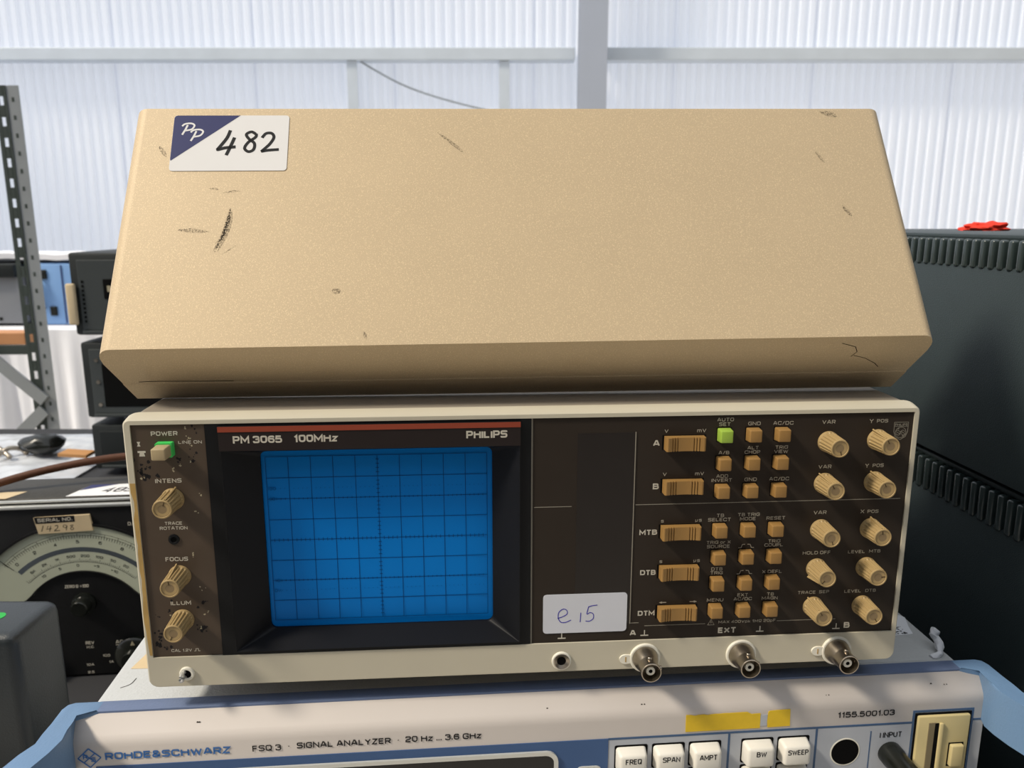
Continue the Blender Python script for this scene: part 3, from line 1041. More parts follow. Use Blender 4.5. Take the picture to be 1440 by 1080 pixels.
# warning triangle, slope symbols, arrows
ribbon(b, [(275.8, -110.6), (277.5, -107.6), (279.2, -110.6), (275.8, -110.6)], 0.28, TY + 0.05, 0.06)
box(b, 277.35, 277.65, TY, TY + 0.05, -109.7, -108.6)
for z in (-68.0, -82.1):
    ribbon(b, [(289.4, z - 0.9), (290.7, z - 0.9), (291.4, z + 0.9), (292.7, z + 0.9)], 0.32, TY + 0.05, 0.06)
    ribbon(b, [(294.0, z + 0.9), (295.3, z + 0.9), (296.0, z - 0.9), (297.3, z - 0.9)], 0.32, TY + 0.05, 0.06)
prism(b, [(250.0, -97.3), (251.6, -96.7), (251.6, -97.1), (253.8, -97.1), (253.8, -97.5), (251.6, -97.5), (251.6, -97.9)], TY, TY + 0.05)
prism(b, [(269.6, -97.3), (268.0, -96.7), (268.0, -97.1), (265.8, -97.1), (265.8, -97.5), (268.0, -97.5), (268.0, -97.9)], TY, TY + 0.05)
build('control_lettering', b, 'print_dim', sc)
# shield emblem
b = nbm()
sx_, sz_ = 367.6, -9.6
shield = [(-3.6, 4.3), (3.6, 4.3), (3.5, -0.5), (2.6, -3.0), (0, -4.6), (-2.6, -3.0), (-3.5, -0.5), (-3.6, 4.3)]
ribbon(b, [(sx_ + x, sz_ + z) for x, z in shield], 0.22, TY + 0.05, 0.06)
text(b, 'PHILIPS', sx_, sz_ + 3.1, 1.1, 6.4, TY, 0.012)
ribbon(b, [(sx_ - 3.5, sz_ + 2.2), (sx_ + 3.5, sz_ + 2.2)], 0.16, TY + 0.05, 0.06)
ribbon(b, [(sx_ + 2.7 * math.cos(a), sz_ - 0.9 + 2.7 * math.sin(a)) for a in [i * math.pi / 12 for i in range(25)]], 0.18, TY + 0.05, 0.06)
for k, dz in enumerate((0.1, -0.8, -1.7)):
    ribbon(b, [(sx_ - 2.3 + 4.6 * i / 12, sz_ + dz - 0.2 + 0.4 * math.sin(i * 0.9 + k)) for i in range(13)], 0.2, TY + 0.05, 0.06)
for px_, pz_ in ((-1.2, 1.0), (1.2, -2.6)):
    prism(b, [(sx_ + px_ + (0.5 if i % 2 == 0 else 0.14) * math.cos(i * math.pi / 4), sz_ + pz_ + (0.5 if i % 2 == 0 else 0.14) * math.sin(i * math.pi / 4)) for i in range(8)], TY, TY + 0.05)
build('shield_emblem', b, 'print_line', sc)

# push buttons
proto = None
for r_, z in enumerate((-9.9, -24.0, -38.2, -58.7, -73.0, -87.0, -101.8)):
    for c_, x in enumerate((278.7, 292.9, 307.1)):
        b = prism(nbm(), rrect(x - 3.75, x + 3.75, z - 3.75, z + 3.75, 0.4, 2), PY - 0.04, PY + 0.4)
        build('button_well', b, 'slot_black', sc)
        if (r_, c_) == (0, 0):
            b = bx(x - 3.35, x + 3.35, PY - 5.0, PY + 1, z - 3.35, z + 3.35, 0.55, 3, taper=0.35)
            build('push_button', b, 'button_green', sc, smooth=40, label='bright green push button')
            continue
        if proto is None:
            b = bx(x - 3.35, x + 3.35, PY - 5.0, PY + 1, z - 3.35, z + 3.35, 0.55, 3, taper=0.35)
            proto = build('push_button', b, 'button_tan', sc, smooth=40)
            p0 = (x, z)
        else:
            link_copy(proto, 'push_button', sc.root, ((x - p0[0]) * MM, 0, (z - p0[1]) * MM))
# rocker switches
proto = None
for z in (-13.4, -35.3, -59.0, -80.3, -102.2):
    b = bx(248.4, 269.9, PY - 0.04, PY + 0.4, z - 3.7, z + 3.7)
    build('switch_well', b, 'slot_black', sc)
    if proto is None:
        pr = [(0.0, 1.0), (0.15, -4.2), (0.55, -4.75), (1.0, -4.9)]
        def yv(t):
            return -4.9 + 1.1 * (1 - ((t - 9.75) / 8.75) ** 2)
        for g0 in (3.2, 4.5, 5.8):
            pr += [(g0 - 0.3, yv(g0)), (g0 - 0.22, yv(g0) + 0.75), (g0 + 0.22, yv(g0) + 0.75), (g0 + 0.3, yv(g0))]
        for t in (7.4, 8.6, 9.75, 10.9, 12.1):
            pr.append((t, yv(t)))
        for g0 in (13.7, 15.0, 16.3):
            pr += [(g0 - 0.3, yv(g0)), (g0 - 0.22, yv(g0) + 0.75), (g0 + 0.22, yv(g0) + 0.75), (g0 + 0.3, yv(g0))]
        pr += [(18.5, -4.9), (18.95, -4.75), (19.35, -4.2), (19.5, 1.0)]
        b = nbm()
        for zz0, zz1, inset in ((z - 3.35, z + 3.35, 0),):
            va = [b.verts.new((249.3 + x, PY + y, zz0)) for x, y in pr]
            vb = [b.verts.new((249.3 + x, PY + y, zz1)) for x, y in pr]
            b.faces.new(va)
            b.faces.new(vb[::-1])
            for i in range(len(pr)):
                j = (i + 1) % len(pr)
                b.faces.new((va[i], vb[i], vb[j], va[j]))
        proto = build('rocker_switch', b, 'button_tan', sc, smooth=30)
        z0_ = z
    else:
        link_copy(proto, 'rocker_switch', sc.root, (0, 0, (z - z0_) * MM))


# knobs
def knob_mesh(h):
    bm_ = nbm()
    n = 72
    rings = []
    for r0, d, fl in ((5.35, 0.0, 0.0), (5.3, 0.5, 0.0), (5.2, 1.5, 0.12), (5.05, 2.0, 0.6), (4.6, h - 1.3, 0.55), (4.5, h - 0.7, 0.06), (4.35, h - 0.15, 0), (4.15, h, 0), (3.75, h, 0), (3.6, h - 0.35, 0), (0.05, h - 0.7, 0)):
        ring_ = []
        for i in range(n):
            a = 2 * math.pi * i / n
            r = r0 - fl * (1.0 if (i % 4) < 2 else 0.0)
            ring_.append((r * math.sin(a), -d, r * math.cos(a)))
        rings.append(ring_)
    loft(bm_, rings, cap_first=True, cap_last=True)
    return bm_


kn_data = {}


def knob(x, z, h, ang):
    """ang: pointer direction, degrees clockwise from 12 o'clock"""
    rot = (0, math.radians(ang), 0)
    if h not in kn_data:
        bm_ = knob_mesh(h)
        k = build('knob', bm_, 'knob_beige', Frame(None, (0, 0, 0)), parent=sc.root, smooth=25)
        cb = lathe(nbm(), [(3.62, h - 0.5), (3.58, h - 0.34), (1.8, h - 0.62), (0.05, h - 0.66)], 28)
        c = build('knob_cap', cb, 'knob_cap', Frame(None, (0, 0, 0)), parent=k, smooth=50)
        fb = nbm()
        pts = [(-0.2, 4.6, -h + 1.2), (0.2, 4.6, -h + 1.2), (-0.32, 6.5, -0.5), (0.32, 6.5, -0.5), (-0.4, 4.2, -0.3), (0.4, 4.2, -0.3), (-0.2, 4.1, -h + 1.2), (0.2, 4.1, -h + 1.2)]
        pv = [fb.verts.new((px, py, pz)) for px, pz, py in pts]
        for q in ((0, 1, 3, 2), (2, 3, 5, 4), (4, 5, 7, 6), (6, 7, 1, 0), (0, 2, 4, 6), (1, 7, 5, 3)):
            fb.faces.new([pv[i] for i in q])
        f = build('pointer', fb, 'knob_beige', Frame(None, (0, 0, 0)), parent=k)
        lb = bx(-0.16, 0.16, -h + 0.28, -h + 0.6, 1.6, 3.5)
        l_ = build('pointer_line', lb, 'knob_line', Frame(None, (0, 0, 0)), parent=k)
        kn_data[h] = (k, c, f, l_)
        kk = k
    else:
        k, c, f, l_ = kn_data[h]
        kk = link_copy(k, 'knob', sc.root)
        link_copy(c, 'knob_cap', kk)
        link_copy(f, 'pointer', kk)
        link_copy(l_, 'pointer_line', kk)
    kk.location = (Vector((x, PY, z)) - sc.base) * MM
    kk.rotation_euler = rot
    return kk


for x, z, h, a in ((16.0, -36.3, 14.0, 18), (16.0, -75.0, 14.0, -8), (15.6, -97.9, 14.0, 205),
                   (331.2, -14.5, 12.6, 165), (356.2, -14.0, 12.6, -30), (331.0, -35.9, 12.6, -32), (356.6, -35.7, 12.6, -25),
                   (331.0, -60.2, 12.6, 165), (356.8, -60.3, 12.6, -5), (330.6, -81.2, 12.6, 225), (356.6, -81.3, 12.6, 85),
                   (330.5, -102.2, 12.6, -32), (356.4, -102.4, 12.6, 150)):
    knob(x, z, h, a)
# power button
b = prism(nbm(), rrect(11.4, 19.0, -15.0, -8.2, 0.6, 3), PY - 3.4, PY + 0.5)
pc = build('power_collar', b, 'collar_green', sc, label='green collar of the power button')
b = bx(11.9, 18.5, PY - 10.5, PY, -14.5, -8.8, 0.6, 3, taper=0.15)
build('power_button', b, 'button_power', sc, smooth=40)
# trace rotation hole
b = lathe(nbm(), [(2.6, 0.0), (2.5, 0.5), (1.5, 0.6), (1.3, 0.1)], 24, (14.9, PY, -56.4))
hl = build('trimmer', b, 'hood_black', sc, smooth=40)
build('trimmer_slot', lathe(nbm(), [(1.3, 0.1), (1.3, 0.16)], 20, (14.9, PY, -56.4)), 'slot_black', sc, parent=hl)

# terminal hook at the left of the lower rail
b = lathe(nbm(), [(3.6, 0), (3.6, 0.8), (3.2, 1.2), (2.3, 1.2), (2.2, 0.5)], 28, (15.5, 0, -126.2))
tw = build('test_terminal', b, 'white_plastic', sc, smooth=40)
b = nbm()
tube(b, [(15.5 - 1.2, 0, -125.2), (15.3 - 1.2, -3.0, -125.0), (15.3 - 1.2, -4.6, -125.6), (15.2 - 1.2, -4.9, -126.6), (15.2 - 1.2, -4.2, -127.6), (15.4 - 1.2, -3.0, -128.0), (15.5 - 1.2, 0, -127.8)], 1.05, 10)
build('terminal_hook', b, 'chrome', sc, parent=tw, smooth=60)
build('terminal_hole', lathe(nbm(), [(2.2, 0.4), (2.2, 0.62)], 20, (15.5, 0, -126.2)), 'slot_black', sc, parent=tw)
# ground socket
b = lathe(nbm(), [(5.0, 0), (5.0, 0.7), (4.6, 1.1), (4.1, 1.1)], 32, (200.7, 0, -127.0), close=False)
gs = build('ground_socket', b, 'white_plastic', sc, smooth=40)
b = lathe(nbm(), [(4.15, 0.3), (4.1, 1.3), (3.7, 1.5), (2.3, 0.5), (2.2, -2)], 32, (200.7, 0, -127.0))
build('socket_sleeve', b, 'nickel', sc, parent=gs, smooth=40)
build('socket_hole', lathe(nbm(), [(2.3, 0.3), (2.3, 0.55)], 24, (200.7, 0, -127.0)), 'slot_black', sc, parent=gs)
# BNC sockets
pts_bnc = ((243.6, -127.0), (293.8, -126.9), (344.4, -126.9))
bproto = None
for i, (x, z) in enumerate(pts_bnc):
    parts = None
    if bproto is None:
        fr0 = Frame(None, (x, 0, z))
        fr0.root = sc.root
        k = build('bnc_socket', lathe(nbm(), [(7.9, -0.1), (7.9, 0.8), (7.5, 1.2), (6.7, 1.2), (6.7, 0.3)], 36, (x, 0, z), close=False), 'white_plastic', fr0, smooth=40)
        k.location = (Vector((x, 0, z)) - sc.base) * MM
        c1 = build('barrel', lathe(nbm(), [(6.6, 0), (6.6, 1.6), (6.4, 2.4), (6.1, 4.0), (5.0, 7.4), (4.85, 7.8), (4.85, 13.2), (5.1, 13.4), (5.1, 14.3), (4.9, 14.5), (4.55, 14.5), (4.5, 7.0), (1.5, 6.6)], 36, (x, 0, z)), 'nickel', fr0, parent=k, smooth=35)
        bm_ = nbm()
        lathe(bm_, [(1.1, 4.2), (1.1, 6.0), (0.9, 6.2)], 14, (x, -10.0, z), axis='x')
        c2 = build('bayonet_lug', bm_, 'nickel', fr0, parent=k, smooth=40)
        bm_ = nbm()
        lathe(bm_, [(1.1, 4.2), (1.1, 6.0), (0.9, 6.2)], 14, (x, -10.0, z), axis='z')
        c3 = build('bayonet_lug', bm_, 'nickel', fr0, parent=k, smooth=40)
        c4 = build('insulator', lathe(nbm(), [(2.3, 6.5), (2.3, 12.6), (2.1, 12.8), (1.0, 12.8), (1.0, 11.0)], 24, (x, 0, z)), 'white_plastic', fr0, parent=k, smooth=40)
        c5 = build('pin_hole', lathe(nbm(), [(0.95, 11.2), (0.95, 12.85)], 16, (x, 0, z)), 'slot_black', fr0, parent=k)
        bproto = (k, [c1, c2, c3, c4, c5], (x, z))
    else:
        k, cs, _ = bproto
        kk = link_copy(k, 'bnc_socket', sc.root, (Vector((x, 0, z)) - sc.base) * MM)
        for c in cs:
            link_copy(c, c.name.split('.')[0], kk)
for x, z in ((233.6, -127.3), (334.3, -126.8)):
    b = nbm()
    prism(b, [(x + 3.2 * math.cos(t) * (1 if math.cos(t) < 0 else 1.6), z + 2.5 * math.sin(t)) for t in [i * math.pi / 10 for i in range(20)]], -0.9, 0.1)
    e_ = build('ear', b, 'white_plastic', sc, smooth=40)
    build('ear_slot', bx(x - 0.3, x + 0.3, -1.0, -0.8, z - 1.4, z + 1.4), 'residue', sc, parent=e_)
# sticker e15
b = prism(nbm(), rrect(191.2, 233.7, -112.1, -91.0, 1.8, 4), PY - 0.35, PY - 0.15)
for v in b.verts:
    v.co.z += (v.co.x - 191.2) * -0.012 * 0 + 0
st = build('paper_sticker', b, 'sticker_e', sc, label='pale sticker with handwritten e 15')
b = nbm()
sy = PY - 0.36
E_ = smooth_pts([(198.5, -103.8), (200.5, -103.3), (203.2, -101.8), (203.2, -99.8), (201.4, -98.9), (199.2, -100.6), (198.9, -103.6), (200.2, -106.0), (202.6, -106.2), (205.4, -105.0)], 5)
ribbon(b, E_, 0.42, sy, 0.06)
ribbon(b, [(210.3, -101.2), (210.0, -106.3)], 0.42, sy, 0.06)
ribbon(b, smooth_pts([(214.2, -98.0), (213.4, -102.0), (215.0, -101.3), (216.6, -102.2), (216.6, -104.6), (214.6, -106.0), (212.8, -105.8)], 5), 0.42, sy, 0.06)
ribbon(b, smooth_pts([(214.0, -98.2), (216, -97.6), (218.6, -97.3)], 4), 0.42, sy, 0.06)
build('handwriting', b, 'ink_blue', sc, parent=st)
# feet and carrying handle
ft = build('foot', lathe(nbm(), [(9, 0), (8, 16.5)], 20, (40, 60, SB), 'z'), 'rubber', sc, smooth=40)
for dx, dy in ((295, 0), (0, 320), (295, 320)):
    link_copy(ft, 'foot', sc.root, (dx * MM, dy * MM, 0))
b = nbm()
tube(b, smooth_pts([(-7, 190, -60), (-7, 160, 20), (-6, 107, 96), (10, 100, 110), (60, 100, 110), (187, 100, 110), (314, 100, 110), (363, 100, 110), (380, 107, 96), (381, 160, 20), (381, 190, -60)], 5), 5.5, 12)
ch = build('carry_handle', b, 'hood_black', sc, smooth=50)
for x0_, x1_ in ((-12, -1), (374, 386)):
    build('handle_pivot', lathe(nbm(), [(14, x0_), (14, x1_)], 24, (0, 190, -60), axis='x'), 'hood_black', sc, parent=ch, smooth=40)

# ---------------------------------------------------------------- beige cover leaning on top of the scope
R_ = Vector((.99804275, .0619812, .00830617))
D_ = Vector((.03774171, -.49110237, -.87028387))
N_ = Vector((-.04986206, .868894, -.49248044))
lid_rot = Matrix((R_, N_, -D_)).transposed()
HL = 129.0
ld = thing('instrument_cover', (-189.31, 412.82, 440 + 55.32), lid_rot, (193, 43, -HL - 10),
           'large beige metal cover with a numbered sticker leaning on top of the oscilloscope', 'cover')
W = 386.0


def lid_section(bulge, rear):
    s = [(rear, 43), (rear + (bulge - rear) * 0.44, 29.4), (rear + (bulge - rear) * 0.45, 29), (bulge, 12)]
    for i in range(1, 7):
        a = math.radians(180 + 90 * i / 6)
        s.append((bulge + 7.5 + 7.5 * math.cos(a), 10 + 10 * math.sin(a)))
    return s + [(W - x, y) for x, y in s[::-1]]


def lid_drop(x, y):
    return (0.226 + 0.053 * x / W) * y + (0.0 if y <= 29 else 0.35)


secT, secB = lid_section(-1.2, 0.5), lid_section(-5.2, -1.2)
b = nbm()
vt = [b.verts.new((x, y, 0)) for x, y in secT]
vb_ = [b.verts.new((x, y, -HL - lid_drop(x, y))) for x, y in secB]
n = len(secT)
for i in range(n - 1):
    b.faces.new((vt[i], vt[i + 1], vb_[i + 1], vb_[i]))
b.faces.new(vb_[2:-2])
b.faces.new((vb_[1], vb_[2], vb_[-3], vb_[-2]))
b.faces.new((vb_[0], vb_[1], vb_[-2], vb_[-1]))
b.faces.new(vt[::-1])
es = [e for e in b.edges if len(e.link_faces) == 2 and abs(e.verts[0].co.z - e.verts[1].co.z) < 6 and e.calc_face_angle() > 1.0]
bmesh.ops.bevel(b, geom=es, offset=0.6, segments=2, profile=0.5, affect='EDGES')
lid = build('shell', b, 'lid_paint', ld, smooth=30)
sm = lid.modifiers.new('thickness', 'SOLIDIFY')
sm.thickness = 0.0016
sm.offset = -1
# lot sticker
FY = -0.05
b = prism(nbm(), rrect(19.9, 76.7, -36.2, -4.2, 1.6, 4), FY - 0.25, FY)
ls = build('lot_sticker', b, 'sticker_white', ld, label='white sticker with a navy corner and handwritten 482')
b = prism(nbm(), [(20.3, -30.4), (20.0, -29.6), (20.0, -5.8), (20.5, -4.7), (21.6, -4.25), (52.4, -4.25)], FY - 0.33, FY - 0.2)
build('navy_corner', b, 'sticker_navy', ld, parent=ls)
b = nbm()
yk = FY - 0.33
for ox, oz in ((0, 0), (4.5, -3.6)):
    ribbon(b, smooth_pts([(26.9 + ox, -9.9 + oz), (26.0 + ox, -12.5 + oz), (24.6 + ox, -15.6 + oz)], 4), 0.95, yk, 0.08)
    ribbon(b, smooth_pts([(24.2 + ox, -10.6 + oz), (25.6 + ox, -9.3 + oz), (28.6 + ox, -9.0 + oz), (30.2 + ox, -10.2 + oz), (29.0 + ox, -12.4 + oz), (26.0 + ox, -13.2 + oz)], 5), 0.9, yk, 0.08)
build('emblem_letters', b, 'sticker_white', ld, parent=ls)
b = nbm()
yk = FY - 0.26
ribbon(b, smooth_pts([(48.0, -13.0), (46.6, -17.5), (43.2, -23.0), (42.6, -24.2), (46, -23.2), (51.2, -22.6)], 5), 1.65, yk, 0.08)
ribbon(b, smooth_pts([(50.3, -17.2), (48.6, -22.6), (46.9, -27.4)], 4), 1.65, yk, 0.08)
ribbon(b, smooth_pts([(60.6, -15.2), (58.4, -13.9), (56.0, -15.4), (57.4, -18.0), (60.2, -20.6), (60.0, -24.2), (57.6, -25.4), (55.6, -23.4), (57.2, -20.0), (60.6, -17.0), (60.8, -15.0)], 5), 1.5, yk, 0.08)
ribbon(b, smooth_pts([(63.8, -17.4), (65.6, -14.9), (68.4, -14.8), (69.6, -17.2), (67.8, -21.0), (64.6, -24.6), (64.2, -25.2), (67.4, -24.6), (72.4, -24.2)], 5), 1.5, yk, 0.08)
build('lot_number', b, 'ink_black', ld, parent=ls)


# scuffs
def scuff(pts, w):
    bm_ = nbm()
    sp = smooth_pts(pts, 5)
    n_ = len(sp)
    L, Q = [], []
    for i, p in enumerate(sp):
        a, c = sp[max(i - 1, 0)], sp[min(i + 1, n_ - 1)]
        dd = Vector((c[0] - a[0], c[1] - a[1])).normalized()
        q = Vector((-dd.y, dd.x)) * w / 2 * math.sin(math.pi * (i + 0.4) / (n_ - 0.2))
        L.append(bm_.verts.new((p[0] + q.x, FY - 0.03, p[1] + q.y)))
        Q.append(bm_.verts.new((p[0] - q.x, FY - 0.03, p[1] - q.y)))
    for i in range(n_ - 1):
        bm_.faces.new((L[i], L[i + 1], Q[i + 1], Q[i]))
    build('scuff_mark', bm_, 'scuff', ld)


random.seed(31)
for k in range(7):
    jx = random.uniform(-1.7, 1.7)
    j0 = random.uniform(-3, 7)
    scuff([(51.6 + jx * 0.5, -57 - max(j0, 0)), (51.4 + jx, -64), (49.6 + jx, -72), (46.4 + jx * 1.2, -83 + random.uniform(0, 7))], random.uniform(0.7, 1.9))
scuff([(55, -77), (48.5, -82)], 0.5)
scuff([(27, -68.5), (33, -68.8), (42, -69.8)], 2.2)
scuff([(40, -46), (45, -46.5)], 1.2)
scuff([(47, -48.5), (52, -47.6), (55, -47.8)], 1.2)
scuff([(101, -101), (105, -102)], 3.0)
scuff([(352, -2.2), (358, -3.4), (361, -5)], 3.2)
scuff([(151, -14), (160, -22), (164, -26)], 1.8)
scuff([(346, -26), (350, -33)], 1.6)
scuff([(355, -58), (359, -64)], 2)
scuff([(14, -22), (18, -28)], 2)
scuff([(116, -122), (117.5, -126)], 1.6)
# hairline scratches on the underside, and the left crease's shade drawn dark
b = nbm()


def under(x, t):      # point on the underside plate, t = depth mm
    return Vector((x, t, -HL - (0.226 + 0.053 * x / W) * t - 0.08))


def uline(pts, w):
    for (xa, ta), (xb, tb2) in zip(pts, pts[1:]):
        d2 = Vector((xb - xa, tb2 - ta)).normalized()
        q = Vector((-d2.y, d2.x)) * w / 2
        b.faces.new([b.verts.new(under(xa + q.x, ta + q.y)), b.verts.new(under(xb + q.x, tb2 + q.y)), b.verts.new(under(xb - q.x, tb2 - q.y)), b.verts.new(under(xa - q.x, ta - q.y))])


uline([(345, 5), (353, 8), (355.5, 12), (354, 16)], 0.35)
uline([(355, 15), (362, 17.5), (369, 22), (372, 25)], 0.35)
uline([(5, 27.8), (14, 27.4), (36, 28), (50, 28.2)], 0.5)  # crease shading drawn as a thin dark line
build('scratch_and_crease', b, 'dirt_and_crease', ld)

# ---------------------------------------------------------------- multimeter at the left
AV = thing('analog_multimeter', (-413, 700, 0), rotz(6), (0, 55, 0),
           'old black analog multimeter with a wide arched dial and leather strap', 'multimeter')
AW, AH = 103.0, 185.0
T = AH
build('case', bx(-AW, AW, 0.5, 66, 0, AH, 6, 3), 'avo_leather', AV, smooth=40)
fp = build('front_panel', bx(-AW + 2, AW - 2, -2.5, 2, 2, AH - 9, 1.5), 'avo_black', AV, smooth=40)
b = bx(-AW - 1, AW + 1, -4.5, 3, AH - 9, AH - 5.6, 1.2, 2)
build('chrome_strip', b, 'chrome', AV, smooth=40)
build('chrome_strip', bx(-AW - 1, AW + 1, -1, 3, AH - 3.6, AH - 1.6, 0.8, 2), 'chrome', AV, smooth=40)


def arc_pts(r, c, a0, a1, n_):
    return [(r * math.sin(math.radians(a0 + (a1 - a0) * i / n_)), c + r * math.cos(math.radians(a0 + (a1 - a0) * i / n_))) for i in range(n_ + 1)]


CZ = T - 131.5
AE = 52
outer = arc_pts(105, CZ, -AE, AE, 28)
inner = arc_pts(58, CZ, AE, -AE, 28)
def lobe(side):
    pa = Vector(outer[-1] if side > 0 else inner[-1])
    pb = Vector(inner[0] if side > 0 else outer[0])
    c = (pa + pb) / 2
    r = (pa - pb).length / 2
    a0 = math.atan2(pa.y - c.y, pa.x - c.x)
    return [(c.x + r * math.cos(a0 - math.pi * i / 10) * 1.0, c.y + r * math.sin(a0 - math.pi * i / 10)) for i in range(1, 10)]


plate = outer + lobe(1) + inner + lobe(-1)
plate_x = [(max(min(x, AW - 6), -AW + 6), z) for x, z in plate]
cx_ = sum(p[0] for p in plate_x) / len(plate_x)
b = nbm()
big = [(x * 1.03, CZ + (z - CZ) * 1.02) for x, z in plate_x]
loft(b, [[(x, -2.4, z) for x, z in big], [(x, -4.5, z) for x, z in big], [(x, -4.5, z) for x, z in plate_x], [(x, -2.7, z) for x, z in plate_x]])
build('dial_rim', b, 'avo_black', AV, smooth=40)
dl = build('dial', prism(nbm(), plate_x, -2.9, -2.4), 'avo_dial', AV, label='pale green arched dial plate')
b = nbm()
ma = arc_pts(84, CZ - 1, -43, 50, 30) + arc_pts(79.5, CZ - 1, 50, -43, 30)
prism(b, ma, -3.0, -2.85)
build('mirror_band', b, 'avo_mirror', AV, parent=dl)
b = nbm()
for i in range(61):
    a = math.radians(-45 + 90 * i / 60)
    for r0, r1, lw_ in ((92, 95 if i % 5 else 97, 0.35), (68, 70 if i % 5 else 71.5, 0.3)):
        ribbon(b, [(r0 * math.sin(a), CZ + r0 * math.cos(a)), (r1 * math.sin(a), CZ + r1 * math.cos(a))], lw_, -2.92, 0.06)
for r, a0, a1 in ((95, -46, 46), (97.5, -46, 46), (68, -44, 44)):
    ribbon(b, arc_pts(r, CZ, a0, a1, 24), 0.3, -2.92, 0.06)
for i, s_ in enumerate(('0', '2', '4', '5', '6', '8', '10')):
    a = -40 + i * 13.3
    text(b, s_, 88.5 * math.sin(math.radians(a)), CZ + 88.5 * math.cos(math.radians(a)), 3.2, None, -3.0, 0.01, rot=-a)
for i, s_ in enumerate(('5K', '2K', '1K', '500', '200', '100', '50', '20')):
    a = -36 + i * 10
    text(b, s_, 74 * math.sin(math.radians(a)), CZ + 74 * math.cos(math.radians(a)), 2.6, None, -3.0, 0.008, rot=-a)
for i, s_ in enumerate(('10', '5', '0', '+5', '+10')):
    a = -32 + i * 15
    text(b, s_, 64.5 * math.sin(math.radians(a)), CZ + 64.5 * math.cos(math.radians(a)), 2.6, None, -3.0, 0.008, rot=-a)
ribbon(b, arc_pts(3.2, T - 104, 0, 360, 16), 0.4, -2.92, 0.06)
for v in b.verts:
    pass
build('dial_marks', b, 'ink_black', AV, parent=dl)
b = nbm()
ribbon(b, [(-60, CZ + 62), (-78, CZ + 78)], 0.5, -3.4, 0.15)
build('needle', b, 'ink_black', AV, parent=dl)
# plates, knobs and lettering
build('lettering', text(nbm(), 'ZERO Ω ÷100', -6, T - 84.6 - 4, 3.2, 22, -2.62, 0.02), 'print_grey', AV)
build('lettering', text(nbm(), 'REV', 0, T - 148.5, 3.4, 8, -2.62, 0.02), 'print_grey', AV)
build('lettering', text(nbm(), 'M.C.', 0, T - 153, 2.6, 7, -2.62, 0.01), 'print_grey', AV)
build('lettering', text(nbm(), 'AC & Ω RANGE', 42, T - 149, 3.8, 36, -2.62, 0.01), 'print_grey', AV)
build('underline', bx(24, 60, -2.62, -2.5, T - 152.4, T - 151.9), 'print_grey', AV)
build('lettering', text(nbm(), 'ZERO', 73, T - 108, 2.8, 10, -2.62, 0.01), 'print_grey', AV)
build('lettering', text(nbm(), '1A', 18, T - 170, 2.6, None, -2.62, 0.01), 'print_grey', AV)
build('lettering', text(nbm(), '100', 14, T - 163, 2.6, None, -2.62, 0.01), 'print_grey', AV)
build('lettering', text(nbm(), '10A', -2, T - 172, 2.6, None, -2.62, 0.01), 'print_grey', AV)
build('lettering', text(nbm(), '2.5', -2, T - 180, 2.6, None, -2.62, 0.01), 'print_grey', AV)
build('lettering', text(nbm(), 'D.C. RANGE', 60, T - 27, 3.4, 26, -2.62, 0.01), 'print_grey', AV)
zk = lathe(nbm(), [(11, 2), (11, 6), (8.5, 7), (8, 16), (7, 17.5), (0.1, 17.5)], 28, (0, 0, T - 106))
build('zero_knob', zk, 'rubber', AV, smooth=40)
for xk in (-52, 42):
    k = build('range_knob', lathe(nbm(), [(19, 2), (19, 6), (17, 8), (9, 10), (8.6, 18), (0.1, 18)], 32, (xk, 0, T - 172 + 9)), 'rubber', AV, smooth=40)
    build('knob_pointer', prism(nbm(), [(xk - 2, T - 150), (xk + 2, T - 150), (xk, T - 145.5)], -9.5, -8.6), 'chip_light', AV, parent=k)
# tags
b = prism(nbm(), [(-36, T - 17.2), (14, T - 15.6), (16, T - 31.5), (-33, T - 33.2)], -5.0, -2.5)
tg = build('serial_tag', b, 'paper', AV, label='cream paper tag with a serial number')
b = prism(nbm(), [(-35.4, T - 16.6), (0.6, T - 15.8), (0.6, T - 22), (-34.4, T - 23)], -5.1, -4.95)
tp = build('serial_strip', b, 'ink_black', AV, parent=tg)
b = text(nbm(), 'SERIAL NO.', -17, T - 19.3, 3.4, 31, -5.15, 0.02, rot=1.3)
build('tag_lettering', b, 'print_grey', AV, parent=tg)
b = nbm()
ribbon(b, [(-28, T - 25), (-30, T - 30.6)], 0.6, -5.0, 0.08)
ribbon(b, [(-23.6, T - 25.4), (-25.4, T - 28.6), (-20.6, T - 28.0)], 0.6, -5.0, 0.08)
ribbon(b, [(-21.4, T - 25.4), (-22.8, T - 30.8)], 0.6, -5.0, 0.08)
ribbon(b, smooth_pts([(-17.6, T - 25.6), (-15.2, T - 25.2), (-15.8, T - 28), (-18.6, T - 30.4), (-13.6, T - 30.2)], 4), 0.6, -5.0, 0.08)
ribbon(b, smooth_pts([(-6.6, T - 26.0), (-9, T - 24.8), (-10.4, T - 26.6), (-8, T - 27.6), (-6.8, T - 25.6), (-8, T - 30.4)], 4), 0.45, -5.0, 0.08)
ribbon(b, smooth_pts([(-1.4, T - 25.2), (-3.8, T - 25.6), (-2.4, T - 27.4), (-1.0, T - 29), (-3, T - 30), (-3.8, T - 28.4), (-1.2, T - 25.4)], 4), 0.45, -5.0, 0.08)
build('serial_handwriting', b, 'ink_black', AV, parent=tg)
